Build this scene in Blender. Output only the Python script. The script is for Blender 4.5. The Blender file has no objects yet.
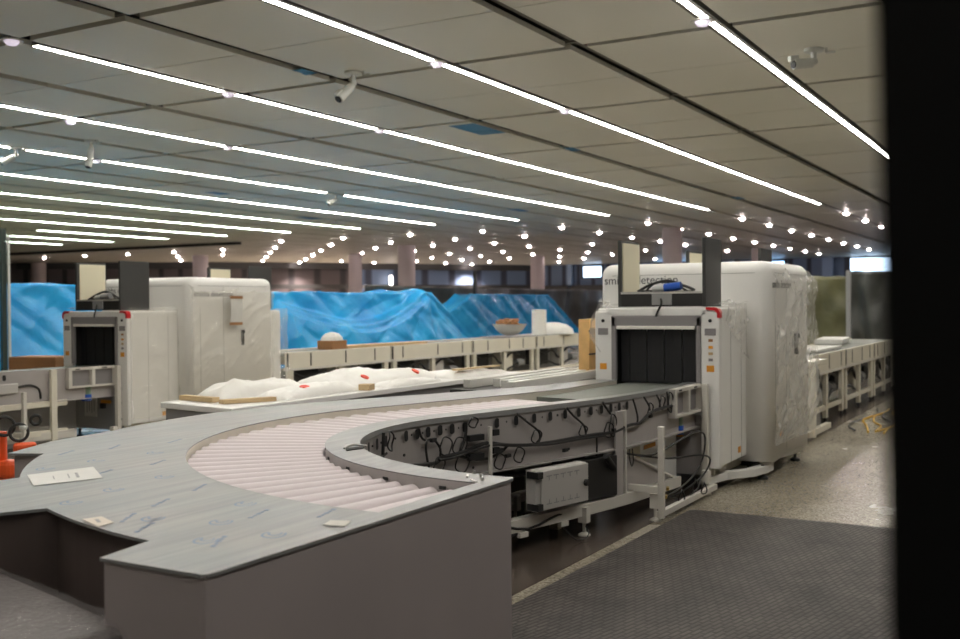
import bpy, bmesh, math, random
from mathutils import Vector, Matrix, noise
from mathutils.geometry import tessellate_polygon
random.seed(7)
col = bpy.context.scene.collection
PI = math.pi
R = math.radians

# ------------------------------------------------------------------ materials
def newmat(name):
    m = bpy.data.materials.new(name); m.use_nodes = True
    nt = m.node_tree; b = nt.nodes['Principled BSDF']
    return m, nt, b

def mat(name, c, rough=.5, metal=0, bump=0, bscale=40, var=0, vscale=3, emit=None, es=0, coat=0, spec=.5):
    m, nt, b = newmat(name)
    b.inputs['Base Color'].default_value = (*c, 1)
    b.inputs['Roughness'].default_value = rough
    b.inputs['Metallic'].default_value = metal
    b.inputs['Coat Weight'].default_value = coat
    b.inputs['Specular IOR Level'].default_value = spec
    tc = nt.nodes.new('ShaderNodeTexCoord')
    if var:
        n = nt.nodes.new('ShaderNodeTexNoise'); n.inputs['Scale'].default_value = vscale; n.inputs['Detail'].default_value = 5
        nt.links.new(tc.outputs['Object'], n.inputs['Vector'])
        r = nt.nodes.new('ShaderNodeValToRGB')
        r.color_ramp.elements[0].position = .3; r.color_ramp.elements[1].position = .7
        r.color_ramp.elements[0].color = (*[x * (1 - var) for x in c], 1)
        r.color_ramp.elements[1].color = (*[min(1, x * (1 + var)) for x in c], 1)
        nt.links.new(n.outputs['Fac'], r.inputs['Fac']); nt.links.new(r.outputs['Color'], b.inputs['Base Color'])
    if bump:
        n = nt.nodes.new('ShaderNodeTexNoise'); n.inputs['Scale'].default_value = bscale; n.inputs['Detail'].default_value = 3
        nt.links.new(tc.outputs['Object'], n.inputs['Vector'])
        bp = nt.nodes.new('ShaderNodeBump'); bp.inputs['Strength'].default_value = bump; bp.inputs['Distance'].default_value = .02
        nt.links.new(n.outputs['Fac'], bp.inputs['Height']); nt.links.new(bp.outputs['Normal'], b.inputs['Normal'])
    if emit:
        b.inputs['Emission Color'].default_value = (*emit, 1); b.inputs['Emission Strength'].default_value = es
    return m

M = {}
M['white'] = mat('white_enamel', (.80, .79, .77), .4, var=.02)
M['cream'] = mat('cream_enamel', (.72, .68, .58), .4, var=.04)
M['offwhite'] = mat('offwhite_frame', (.66, .63, .58), .45, var=.05)
M['greypanel'] = mat('grey_painted_plate', (.42, .39, .38), .45, var=.06)
M['boxgrey'] = mat('grey_box_enamel', (.50, .48, .46), .45)
M['roller'] = mat('pale_pink_roller', (.60, .53, .545), .42, var=.02)
M['black'] = mat('black_rubber', (.012, .012, .013), .6)
M['cable'] = mat('cable_black', (.015, .014, .014), .45)
M['dark'] = mat('dark_cavity', (.02, .019, .018), .8)
M['curtain'] = mat('lead_curtain', (.012, .012, .014), .45, bump=.1, bscale=8)
M['bezel'] = mat('grey_bezel', (.25, .235, .24), .4)
M['red'] = mat('red_cap', (.55, .015, .02), .3)
M['orange'] = mat('orange_label', (.75, .32, .03), .5)
M['orangered'] = mat('orange_red_paint', (.80, .10, .02), .4)
M['blue'] = mat('blue_plastic', (.015, .09, .45), .35)
M['green'] = mat('grey_green_plastic', (.22, .30, .22), .4)
M['bluetape'] = mat('blue_tape', (.01, .20, .42), .45)
M['tan'] = mat('tan_board', (.55, .40, .22), .6, var=.12, vscale=6)
M['paleprofile'] = mat('pale_aluminium', (.70,.69,.65), .35, .2)
M['wood'] = mat('light_plywood', (.72, .45, .18), .6, var=.12, vscale=9)
M['brown'] = mat('brown_cardboard', (.35, .17, .07), .7, var=.08)
M['foam'] = mat('white_foam_wrap', (.80, .785, .75), .42, bump=.35, bscale=9)
M['foam'].node_tree.nodes['Principled BSDF'].inputs['Subsurface Weight'].default_value = 0
M['redtape'] = mat('red_sticker', (.85, .07, .03), .5)
M['laminate'] = mat('taupe_laminate', (.385, .34, .335), .5, var=.05, vscale=2, bump=.05, bscale=220)
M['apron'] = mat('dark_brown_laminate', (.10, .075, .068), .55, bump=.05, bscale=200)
M['alu'] = mat('aluminium', (.62, .61, .58), .35, .6, var=.04)
M['belt'] = mat('grey_belt', (.16, .17, .15), .55, var=.1, vscale=8)
M['paper'] = mat('white_paper', (.66, .65, .62), .6, var=.03, vscale=14)
M['beige'] = mat('beige_liner', (.80, .74, .55), .6)
M['panelgrey'] = mat('dark_grey_panel', (.045, .045, .044), .45)
M['column'] = mat('plaster_column', (.50, .43, .42), .6, var=.05, vscale=1)
M['post'] = mat('dark_green_post', (.02, .035, .028), .4)
M['camera'] = mat('grey_camera_housing', (.55, .56, .53), .35)
M['led'] = mat('led_diffuser', (.9, .9, .85), .5, emit=(1.0, .962, .88), es=32)
M['ledcool'] = mat('led_diffuser_cool', (.9, .9, .85), .5, emit=(.86, 1.0, .84), es=22)
M['lens_on'] = mat('downlight_lens_lit', (.9, .88, .9), .3, emit=(1.0, .84, .84), es=110)
M['lens_unlit_glow'] = mat('downlight_lens_unlit_glow', (.9, .88, .95), .25, emit=(.92, .80, 1.0), es=.3)  # unlit bowl: weak emission stands in for light caught in the glass
M['window'] = mat('daylit_window', (.5, .6, .7), .2, emit=(.30, .55, .90), es=2.6)
M['windowpale'] = mat('daylit_window_pale', (.5, .6, .7), .2, emit=(.55, .75, 1.0), es=2.0)
M['frame'] = mat('window_frame', (.03, .03, .035), .5)
M['glassdark'] = mat('dark_partition_glass', (.05, .07, .10), .15, coat=.3)
M['yellow'] = mat('yellow_cable', (.70, .42, .03), .5)
M['groove'] = mat('ceiling_groove', (.02, .02, .018), .7)
M['grooverail'] = mat('ceiling_groove_rail', (.12, .115, .10), .5)
M['brass'] = mat('brass_connector', (.55, .40, .15), .35, .8)
M['gray'] = mat('mid_grey', (.28, .28, .28), .5)
M['blackpanel'] = mat('matt_black_panel', (.010, .010, .010), .75, spec=.2)
M['bubble'] = mat('shade_darkened_package', (.075, .06, .058), .35, bump=.5, bscale=60)  # base colour darkened to carry the shade the package lies in
M['print'] = mat('blue_film_print', (.085, .16, .29), .45)
M['blackplate'] = mat('black_box', (.018, .017, .017), .5)

def ceilmat():
    m, nt, b = newmat('ceiling_metal_panel')
    b.inputs['Roughness'].default_value = .42
    tc = nt.nodes.new('ShaderNodeTexCoord')
    n = nt.nodes.new('ShaderNodeTexNoise'); n.inputs['Scale'].default_value = .45; n.inputs['Detail'].default_value = 2
    nt.links.new(tc.outputs['Object'], n.inputs['Vector'])
    r = nt.nodes.new('ShaderNodeValToRGB')
    r.color_ramp.elements[0].color = (.66, .65, .58, 1); r.color_ramp.elements[1].color = (.76, .75, .68, 1)
    nt.links.new(n.outputs['Fac'], r.inputs['Fac']); nt.links.new(r.outputs['Color'], b.inputs['Base Color'])
    # fine perforation
    v = nt.nodes.new('ShaderNodeTexVoronoi'); v.inputs['Scale'].default_value = 60
    nt.links.new(tc.outputs['Object'], v.inputs['Vector'])
    bp = nt.nodes.new('ShaderNodeBump'); bp.inputs['Strength'].default_value = .04; bp.inputs['Distance'].default_value = .01
    nt.links.new(v.outputs['Distance'], bp.inputs['Height']); nt.links.new(bp.outputs['Normal'], b.inputs['Normal'])
    return m
M['ceiling'] = ceilmat()

def terrazzo():
    m, nt, b = newmat('polished_terrazzo')
    tc = nt.nodes.new('ShaderNodeTexCoord')
    v = nt.nodes.new('ShaderNodeTexVoronoi'); v.inputs['Scale'].default_value = 80
    nt.links.new(tc.outputs['Object'], v.inputs['Vector'])
    n = nt.nodes.new('ShaderNodeTexNoise'); n.inputs['Scale'].default_value = 1.3; n.inputs['Detail'].default_value = 6
    nt.links.new(tc.outputs['Object'], n.inputs['Vector'])
    hs = nt.nodes.new('ShaderNodeValToRGB')
    hs.color_ramp.elements[0].color = (.20, .18, .14, 1); hs.color_ramp.elements[1].color = (.44, .40, .32, 1)
    sx = nt.nodes.new('ShaderNodeSeparateColor'); nt.links.new(v.outputs['Color'], sx.inputs['Color'])
    nt.links.new(sx.outputs['Red'], hs.inputs['Fac'])
    mx = nt.nodes.new('ShaderNodeMix'); mx.data_type = 'RGBA'; mx.blend_type = 'MULTIPLY'; mx.inputs['Factor'].default_value = .7
    r = nt.nodes.new('ShaderNodeValToRGB')
    r.color_ramp.elements[0].position = .3; r.color_ramp.elements[1].position = .75
    r.color_ramp.elements[0].color = (.68, .64, .60, 1); r.color_ramp.elements[1].color = (1, 1, 1, 1)
    nt.links.new(n.outputs['Fac'], r.inputs['Fac'])
    nt.links.new(hs.outputs['Color'], mx.inputs['A']); nt.links.new(r.outputs['Color'], mx.inputs['B'])
    nt.links.new(mx.outputs['Result'], b.inputs['Base Color'])
    b.inputs['Roughness'].default_value = .16
    rr = nt.nodes.new('ShaderNodeMapRange'); rr.inputs['To Min'].default_value = .15; rr.inputs['To Max'].default_value = .34
    nt.links.new(n.outputs['Fac'], rr.inputs['Value']); nt.links.new(rr.outputs['Result'], b.inputs['Roughness'])
    return m
M['terrazzo'] = terrazzo()

def treadmat():
    m, nt, b = newmat('studded_grey_mat')
    tc = nt.nodes.new('ShaderNodeTexCoord')
    mp = nt.nodes.new('ShaderNodeMapping'); mp.inputs['Rotation'].default_value = (0, 0, R(12)); mp.inputs['Scale'].default_value = (1, 1, 0)
    nt.links.new(tc.outputs['Object'], mp.inputs['Vector'])
    br = nt.nodes.new('ShaderNodeTexBrick'); br.inputs['Scale'].default_value = 10
    br.inputs['Mortar Size'].default_value = .09; br.inputs['Mortar Smooth'].default_value = .6
    br.inputs['Brick Width'].default_value = .9; br.inputs['Row Height'].default_value = .30
    br.inputs['Color1'].default_value = (1, 1, 1, 1); br.inputs['Color2'].default_value = (.55, .55, .55, 1); br.inputs['Mortar'].default_value = (0, 0, 0, 1)
    nt.links.new(mp.outputs['Vector'], br.inputs['Vector'])
    n = nt.nodes.new('ShaderNodeTexNoise'); n.inputs['Scale'].default_value = 3.2; n.inputs['Detail'].default_value = 8; n.inputs['Roughness'].default_value = .7
    nt.links.new(tc.outputs['Object'], n.inputs['Vector'])
    r = nt.nodes.new('ShaderNodeValToRGB')
    r.color_ramp.elements[0].position = .32; r.color_ramp.elements[1].position = .72
    r.color_ramp.elements[0].color = (.038, .031, .030, 1); r.color_ramp.elements[1].color = (.135, .115, .105, 1)
    nt.links.new(n.outputs['Fac'], r.inputs['Fac'])
    mx = nt.nodes.new('ShaderNodeMix'); mx.data_type = 'RGBA'; mx.blend_type = 'MULTIPLY'; mx.inputs['Factor'].default_value = .6
    nt.links.new(r.outputs['Color'], mx.inputs['A']); nt.links.new(br.outputs['Color'], mx.inputs['B'])
    nt.links.new(mx.outputs['Result'], b.inputs['Base Color'])
    bp = nt.nodes.new('ShaderNodeBump'); bp.inputs['Strength'].default_value = .6; bp.inputs['Distance'].default_value = .004
    nt.links.new(br.outputs['Color'], bp.inputs['Height']); nt.links.new(bp.outputs['Normal'], b.inputs['Normal'])
    b.inputs['Roughness'].default_value = .6; b.inputs['Specular IOR Level'].default_value = .3
    return m
M['mat'] = treadmat()
M['brown_zone'] = mat('dark_brown_floor', (.075, .058, .048), .22, var=.35, vscale=2)

def steelmat():
    m, nt, b = newmat('film_covered_steel')
    tc = nt.nodes.new('ShaderNodeTexCoord')
    mp = nt.nodes.new('ShaderNodeMapping'); mp.inputs['Rotation'].default_value = (0, 0, R(20)); mp.inputs['Scale'].default_value = (1.2, 22, 1)
    nt.links.new(tc.outputs['Object'], mp.inputs['Vector'])
    n = nt.nodes.new('ShaderNodeTexNoise'); n.inputs['Scale'].default_value = 1.6; n.inputs['Detail'].default_value = 5
    nt.links.new(mp.outputs['Vector'], n.inputs['Vector'])
    n2 = nt.nodes.new('ShaderNodeTexNoise'); n2.inputs['Scale'].default_value = 2.4; n2.inputs['Detail'].default_value = 3
    nt.links.new(tc.outputs['Object'], n2.inputs['Vector'])
    r = nt.nodes.new('ShaderNodeValToRGB')
    r.color_ramp.elements[0].position = .3; r.color_ramp.elements[1].position = .75
    r.color_ramp.elements[0].color = (.17, .175, .18, 1); r.color_ramp.elements[1].color = (.27, .265, .26, 1)
    nt.links.new(n.outputs['Fac'], r.inputs['Fac'])
    r2 = nt.nodes.new('ShaderNodeValToRGB')
    r2.color_ramp.elements[0].position = .35; r2.color_ramp.elements[1].position = .65
    r2.color_ramp.elements[0].color = (.84, .90, .92, 1); r2.color_ramp.elements[1].color = (1, .96, .93, 1)
    nt.links.new(n2.outputs['Fac'], r2.inputs['Fac'])
    mx = nt.nodes.new('ShaderNodeMix'); mx.data_type = 'RGBA'; mx.blend_type = 'MULTIPLY'; mx.inputs['Factor'].default_value = 1
    nt.links.new(r.outputs['Color'], mx.inputs['A']); nt.links.new(r2.outputs['Color'], mx.inputs['B'])
    nt.links.new(mx.outputs['Result'], b.inputs['Base Color'])
    b.inputs['Metallic'].default_value = .25
    b.inputs['Roughness'].default_value = .36
    bp = nt.nodes.new('ShaderNodeBump'); bp.inputs['Strength'].default_value = .12; bp.inputs['Distance'].default_value = .01
    nt.links.new(n.outputs['Fac'], bp.inputs['Height']); nt.links.new(bp.outputs['Normal'], b.inputs['Normal'])
    return m
M['steel'] = steelmat()

def tarpmat(name, c1, c2, rough=.22):
    m, nt, b = newmat(name)
    tc = nt.nodes.new('ShaderNodeTexCoord')
    n = nt.nodes.new('ShaderNodeTexNoise'); n.inputs['Scale'].default_value = 1.1; n.inputs['Detail'].default_value = 4
    nt.links.new(tc.outputs['Object'], n.inputs['Vector'])
    r = nt.nodes.new('ShaderNodeValToRGB'); r.color_ramp.elements[0].position = .35; r.color_ramp.elements[1].position = .7
    r.color_ramp.elements[0].color = (*c1, 1); r.color_ramp.elements[1].color = (*c2, 1)
    nt.links.new(n.outputs['Fac'], r.inputs['Fac']); nt.links.new(r.outputs['Color'], b.inputs['Base Color'])
    b.inputs['Roughness'].default_value = rough
    n2 = nt.nodes.new('ShaderNodeTexNoise'); n2.inputs['Scale'].default_value = 1.3; n2.inputs['Detail'].default_value = 3; n2.inputs['Distortion'].default_value = .8
    nt.links.new(tc.outputs['Object'], n2.inputs['Vector'])
    bp = nt.nodes.new('ShaderNodeBump'); bp.inputs['Strength'].default_value = .5; bp.inputs['Distance'].default_value = .08
    nt.links.new(n2.outputs['Fac'], bp.inputs['Height']); nt.links.new(bp.outputs['Normal'], b.inputs['Normal'])
    return m
M['tarp'] = tarpmat('blue_tarpaulin', (.012, .28, .66), (.03, .42, .82))
M['olive'] = tarpmat('olive_sheeting', (.075, .075, .032), (.16, .155, .07), .35)
M['greysheet'] = tarpmat('dark_grey_sheeting', (.045, .048, .044), (.085, .088, .078), .35)

def filmmat(name, opa=.34, tint=(.9, .88, .84)):
    m, nt, b = newmat(name)
    out = nt.nodes['Material Output']
    tr = nt.nodes.new('ShaderNodeBsdfTransparent')
    mix = nt.nodes.new('ShaderNodeMixShader')
    b.inputs['Base Color'].default_value = (*tint, 1); b.inputs['Roughness'].default_value = .12; b.inputs['Specular IOR Level'].default_value = 1
    tc = nt.nodes.new('ShaderNodeTexCoord')
    n = nt.nodes.new('ShaderNodeTexNoise'); n.inputs['Scale'].default_value = 1.6; n.inputs['Detail'].default_value = 6; n.inputs['Distortion'].default_value = 1.2
    nt.links.new(tc.outputs['Object'], n.inputs['Vector'])
    bp = nt.nodes.new('ShaderNodeBump'); bp.inputs['Strength'].default_value = .35; bp.inputs['Distance'].default_value = .05
    nt.links.new(n.outputs['Fac'], bp.inputs['Height']); nt.links.new(bp.outputs['Normal'], b.inputs['Normal'])
    mix.inputs['Fac'].default_value = opa
    nt.links.new(tr.outputs['BSDF'], mix.inputs[1]); nt.links.new(b.outputs['BSDF'], mix.inputs[2])
    nt.links.new(mix.outputs['Shader'], out.inputs['Surface'])
    return m
M['film'] = filmmat('clear_plastic_film')
M['bubblefilm'] = filmmat('bubble_film', .10, (.7, .66, .66))  # tint darkened too, for the shade on the package

def wallmat(name, base, line, scale):
    m, nt, b = newmat(name)
    tc = nt.nodes.new('ShaderNodeTexCoord')
    w = nt.nodes.new('ShaderNodeTexWave'); w.inputs['Scale'].default_value = scale; w.wave_type = 'BANDS'; w.bands_direction = 'Y'
    w.inputs['Distortion'].default_value = 0
    nt.links.new(tc.outputs['Object'], w.inputs['Vector'])
    r = nt.nodes.new('ShaderNodeValToRGB'); r.color_ramp.elements[0].position = .05; r.color_ramp.elements[1].position = .25
    r.color_ramp.elements[0].color = (*line, 1); r.color_ramp.elements[1].color = (*base, 1)
    nt.links.new(w.outputs['Fac'], r.inputs['Fac']); nt.links.new(r.outputs['Color'], b.inputs['Base Color'])
    b.inputs['Roughness'].default_value = .5
    return m
M['farwall'] = wallmat('dark_slatted_wall', (.115, .095, .095), (.03, .026, .028), .35)
M['bluewall'] = wallmat('blue_grey_wall', (.16, .23, .36), (.04, .05, .08), .3)
M['plainwall'] = mat('plain_wall', (.30, .29, .27), .7)

# ------------------------------------------------------------------ mesh builder
class MB:
    def __init__(s): s.v = []; s.f = []; s.m = []; s.mi = 0
    def add(s, vs, fs):
        o = len(s.v); s.v += [tuple(p) for p in vs]
        for f in fs: s.f.append([o + i for i in f]); s.m.append(s.mi)
        return s
    def box(s, x0, x1, y0, y1, z0, z1):
        return s.add([(x0,y0,z0),(x1,y0,z0),(x1,y1,z0),(x0,y1,z0),(x0,y0,z1),(x1,y0,z1),(x1,y1,z1),(x0,y1,z1)],
                     [(3,2,1,0),(4,5,6,7),(0,1,5,4),(1,2,6,5),(2,3,7,6),(3,0,4,7)])
    def obox(s, c, size, rz=0, rx=0, ry=0):
        mt = Matrix.Translation(c) @ Matrix.Rotation(rz,4,'Z') @ Matrix.Rotation(ry,4,'Y') @ Matrix.Rotation(rx,4,'X')
        a,b,d = [k/2 for k in size]
        vs = [mt @ Vector(p) for p in [(-a,-b,-d),(a,-b,-d),(a,b,-d),(-a,b,-d),(-a,-b,d),(a,-b,d),(a,b,d),(-a,b,d)]]
        return s.add(vs, [(3,2,1,0),(4,5,6,7),(0,1,5,4),(1,2,6,5),(2,3,7,6),(3,0,4,7)])
    def cyl(s, p0, p1, r0, r1=None, n=12):
        r1 = r0 if r1 is None else r1
        p0 = Vector(p0); p1 = Vector(p1); d = (p1-p0).normalized()
        a = d.orthogonal().normalized(); b = d.cross(a)
        vs = []
        for p, r in ((p0,r0),(p1,r1)):
            for i in range(n):
                t = 2*PI*i/n; vs.append(p + a*(r*math.cos(t)) + b*(r*math.sin(t)))
        fs = [(i,(i+1)%n,n+(i+1)%n,n+i) for i in range(n)] + [tuple(reversed(range(n))), tuple(range(n,2*n))]
        return s.add(vs, fs)
    def lathe(s, c, prof, n=20, axis='z'):
        vs = []; c = Vector(c)
        for r, h in prof:
            for i in range(n):
                t = 2*PI*i/n
                p = Vector((r*math.cos(t), r*math.sin(t), h))
                if axis == 'x': p = Vector((h, p.x, p.y))
                if axis == 'y': p = Vector((p.x, h, p.y))
                vs.append(c+p)
        fs = []
        for k in range(len(prof)-1):
            for i in range(n):
                fs.append((k*n+i, k*n+(i+1)%n, (k+1)*n+(i+1)%n, (k+1)*n+i))
        fs.append(tuple(reversed(range(n)))); fs.append(tuple(range((len(prof)-1)*n, len(prof)*n)))
        return s.add(vs, fs)
    def tube(s, pts, r, n=7, smooth=3):
        P = [Vector(p) for p in pts]
        if smooth and len(P) > 2: P = catmull(P, smooth)
        vs = []; prev = None
        for i, p in enumerate(P):
            d = (P[min(i+1,len(P)-1)] - P[max(i-1,0)])
            if d.length < 1e-9: d = Vector((0,0,1))
            d.normalize()
            a = d.orthogonal().normalized() if prev is None else (prev - d*prev.dot(d)).normalized()
            prev = a; b = d.cross(a)
            for k in range(n):
                t = 2*PI*k/n; vs.append(p + a*(r*math.cos(t)) + b*(r*math.sin(t)))
        fs = []
        for i in range(len(P)-1):
            for k in range(n): fs.append((i*n+k, i*n+(k+1)%n, (i+1)*n+(k+1)%n, (i+1)*n+k))
        fs.append(tuple(reversed(range(n)))); fs.append(tuple(range((len(P)-1)*n, len(P)*n)))
        return s.add(vs, fs)
    def prism(s, poly, z0, z1):
        n = len(poly)
        tris = tessellate_polygon([[Vector((p[0],p[1],0)) for p in poly]])
        vs = [(p[0],p[1],z0) for p in poly] + [(p[0],p[1],z1) for p in poly]
        fs = [tuple(reversed(t)) for t in tris] + [tuple(n+i for i in t) for t in tris]
        fs += [(i,(i+1)%n,n+(i+1)%n,n+i) for i in range(n)]
        return s.add(vs, fs)
    def wall(s, line, z0, z1, th):
        """vertical sheet of thickness th on the left of a polyline"""
        n = len(line); L = [Vector((p[0],p[1],0)) for p in line]; off = []
        for i in range(n):
            d = (L[min(i+1,n-1)] - L[max(i-1,0)]).normalized()
            off.append(L[i] + Vector((-d.y, d.x, 0))*th)
        zz = (lambda i: (z0[i], z1[i])) if isinstance(z0, (list, tuple)) else (lambda i: (z0, z1))
        vs = []
        for i in range(n):
            a, b = zz(i)
            vs += [(L[i].x,L[i].y,a),(L[i].x,L[i].y,b),(off[i].x,off[i].y,b),(off[i].x,off[i].y,a)]
        fs = []
        for i in range(n-1):
            for k in range(4): fs.append((i*4+k, i*4+(k+1)%4, (i+1)*4+(k+1)%4, (i+1)*4+k))
        fs += [(3,2,1,0), tuple((n-1)*4+k for k in range(4))]
        return s.add(vs, fs)
    def grid(s, fn, nu, nv):
        vs = [fn(i/nu, j/nv) for i in range(nu+1) for j in range(nv+1)]
        fs = [(i*(nv+1)+j, (i+1)*(nv+1)+j, (i+1)*(nv+1)+j+1, i*(nv+1)+j+1) for i in range(nu) for j in range(nv)]
        return s.add(vs, fs)
    def build(s, name, m, parent=None, bevel=0, seg=2, smooth=False, solid=0, auto=True):
        mats = m if isinstance(m, (list, tuple)) else [m]
        w = W.get(parent.name, Vector((0,0,0))) if parent else Vector((0,0,0))
        me = bpy.data.meshes.new(name)
        me.from_pydata([(p[0]-w.x, p[1]-w.y, p[2]-w.z) for p in s.v], [], s.f)
        for k in mats: me.materials.append(k)
        me.polygons.foreach_set('material_index', s.m)
        bm = bmesh.new(); bm.from_mesh(me)
        bmesh.ops.recalc_face_normals(bm, faces=bm.faces)
        if bevel:
            bmesh.ops.remove_doubles(bm, verts=bm.verts, dist=1e-6)
            es = [e for e in bm.edges if len(e.link_faces) == 2 and e.calc_face_angle(0) > .5]
            bmesh.ops.bevel(bm, geom=es, offset=bevel, segments=seg, affect='EDGES', profile=.5, clamp_overlap=True)
        if smooth:
            for f in bm.faces: f.smooth = True
            for e in bm.edges:
                if len(e.link_faces) == 2 and e.calc_face_angle(0) > R(40): e.smooth = False
        bm.to_mesh(me); bm.free()
        o = bpy.data.objects.new(name, me); col.objects.link(o)
        if parent: o.parent = parent; W[o.name] = w
        if solid:
            md = o.modifiers.new('thickness', 'SOLIDIFY'); md.thickness = solid
        return o
W = {}

def catmull(P, k):
    out = []
    for i in range(len(P)-1):
        a = P[max(i-1,0)]; b = P[i]; c = P[i+1]; d = P[min(i+2,len(P)-1)]
        for j in range(k):
            t = j/k
            out.append(.5*((2*b) + (-a+c)*t + (2*a-5*b+4*c-d)*t*t + (-a+3*b-3*c+d)*t**3))
    out.append(P[-1]); return out

def tag(o, label=None, cat=None, group=None, kind=None):
    if label: o['label'] = label
    if cat: o['category'] = cat
    if group: o['group'] = group
    if kind: o['kind'] = kind
    return o
def thing(name, label, cat, loc=(0,0,0), group=None):
    o = bpy.data.objects.new(name, None); col.objects.link(o); o.location = loc; o.empty_display_size = .1
    W[o.name] = Vector(loc)
    return tag(o, label, cat, group)
def copytree(o, parent=None, dl=(0,0,0), skip=()):
    c = o.copy(); col.objects.link(c)
    if parent: c.parent = parent
    else: c.location = Vector(o.location) + Vector(dl); W[c.name] = Vector(c.location)
    for ch in list(o.children):
        if ch.name.split('.')[0] in skip: continue
        copytree(ch, c)
    return c
def struct(name, mb, m, **k): return tag(mb.build(name, m, **k), kind='structure')

def lettering(text, size, mt, parent, loc, rot, name='lettering', depth=.001):
    cu = bpy.data.curves.new(name, 'FONT'); cu.body = text; cu.size = size; cu.extrude = depth
    tmp = bpy.data.objects.new(name+'_tmp', cu); col.objects.link(tmp)
    dg = bpy.context.evaluated_depsgraph_get(); dg.update()
    me = bpy.data.meshes.new_from_object(tmp.evaluated_get(dg)); me.materials.clear(); me.materials.append(mt)
    bpy.data.objects.remove(tmp)
    w = W.get(parent.name, Vector((0,0,0)))
    me.transform(Matrix.Translation(Vector(loc)-w) @ Matrix.Rotation(rot[2],4,'Z') @ Matrix.Rotation(rot[0],4,'X'))
    o = bpy.data.objects.new(name, me); col.objects.link(o); o.parent = parent
    return o

# ------------------------------------------------------------------ camera
cam = bpy.data.cameras.new('camera'); co = bpy.data.objects.new('camera', cam); col.objects.link(co)
YAW, PIT, ROL, FPX = .522457093, -.013687975, -.0079817209, 1041.09
f = Vector((math.cos(YAW)*math.cos(PIT), math.sin(YAW)*math.cos(PIT), math.sin(PIT)))
r0 = f.cross(Vector((0,0,1))).normalized(); u0 = r0.cross(f)
rr = r0*math.cos(ROL) + u0*math.sin(ROL); uu = -r0*math.sin(ROL) + u0*math.cos(ROL)
mw = Matrix(((rr.x,uu.x,-f.x,0),(rr.y,uu.y,-f.y,0),(rr.z,uu.z,-f.z,1.5),(0,0,0,1)))
co.matrix_world = mw
cam.sensor_width = 36; cam.lens = FPX*36/960; cam.clip_start = .05; cam.clip_end = 300
cam.dof.use_dof = True; cam.dof.focus_distance = 5.2; cam.dof.aperture_fstop = 3.0
bpy.context.scene.camera = co

# ------------------------------------------------------------------ setting
H = 4.10
PX, PY = 3.08, 1.4975           # ceiling panel pitch
GX0, GY0 = 6.55, 4.40           # a cross groove, a long groove
struct('floor', MB().box(-3, 66, -6, 60, -.1, 0), M['terrazzo'])
b = MB()                         # studded dark mats laid on the terrazzo
b.box(-2.5, 7.27, -5.5, 2.44, 0, .012)
struct('floor_mat', b, M['mat'])
struct('floor_brown_zone', MB().box(1.2, 30, 2.535, 4.3, 0, .004), M['brown_zone'])  # thin dark brown slab over the floor along the conveyor lane
# ceiling panels with recessed grooves
b = MB()
x = GX0 - 3*PX; nx = 0
yb = GY0 - 7*PY
xs = []
k = -3
while GX0 + k*PX < 64:
    xs.append(GX0 + k*PX); k += 1
ys = []
k = -6
while GY0 + k*PY < 60:
    ys.append((GY0 + k*PY, k)); k += 1
for xa in xs:
    for ya, k in ys:
        g0 = .095 if k % 2 == 0 else .082
        g1 = .082 if k % 2 == 0 else .095
        y0, y1 = ya + g0, ya + PY - g1
        x0, x1 = xa + .058, xa + PX - .058; xm = (x0+x1)/2
        b.box(x0, xm-.008, y0, y1, H, H+.05)
        b.box(xm+.008, x1, y0, y1, H, H+.05)
b.mi = 1
b.box(-3, 66, -6, 60, H+.12, H+.2)
b.mi = 2
for ya, k in ys:
    if k % 2 == 0: b.box(-3, 64, ya+.0, ya+.07, H+.07, H+.11)
for xa in xs: b.box(xa-.0, xa+.05, -5, 58, H+.05, H+.1)
struct('ceiling', b, [M['ceiling'], M['groove'], M['grooverail']])
# bulkhead where the lit panels stop
struct('trim_1', MB().box(31.0, 31.3, 29.0, 60, H-.10, H), M['groove'])

# walls
struct('wall_back', MB().box(-3.1, -3, -6, 60, 0, H+.2), M['plainwall'])
struct('wall_right', MB().box(-3, 66, -6.1, -6, 0, H+.2), M['plainwall'])
struct('wall_left', MB().box(-3, 66, 60, 60.1, 0, H+.2), M['plainwall'])
struct('wall_far', MB().box(62, 62.2, -6, 31, 0, H+.1), M['bluewall'])
b = MB(); b.wall([(62, 31), (55.9, 35.2), (51.5, 38.15)], 0, H+.1, .2)
struct('wall_far_middle', b, M['bluewall'])
b = MB(); b.wall([(51.5, 38.15), (48, 40.5), (44.5, 43.6), (38.5, 52.5), (34, 60)], 0, H+.1, .2)
struct('wall_far_left', b, M['farwall'])
# bulkhead bands on the far walls
struct('trim_2', MB().box(61.6, 62, 12, 31, 1.8, 2.75), M['panelgrey'])
b = MB(); b.wall([(61.4, 30.8), (55.3, 34.8), (47.4, 40.1), (43.9, 43.2), (38.0, 52.0)], 2.55, 2.8, .2)
struct('trim_3', b, M['panelgrey'])
b = MB(); b.wall([(61.5, 31), (55.4, 35.0), (47.5, 40.3), (44, 43.4), (38.1, 52.2)], 3.72, H, .15)
struct('trim_4', b, M['panelgrey'])
def window(n, y0, y1, z0, z1, mt, nv):
    fr = MB()
    fr.box(61.84, 62.0, y0-.12, y0, z0-.1, z1+.1).box(61.84, 62.0, y1, y1+.12, z0-.1, z1+.1)
    fr.box(61.84, 62.0, y0, y1, z0-.1, z0).box(61.84, 62.0, y0, y1, z1, z1+.1)
    for i in range(1, nv):
        yy = y0+(y1-y0)*i/nv; fr.box(61.86, 61.98, yy-.04, yy+.04, z0, z1)
    o = struct('window_%d' % n, fr, M['frame'])
    MB().box(61.94, 61.99, y0, y1, z0, z1).build('pane', mt, o)
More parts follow.
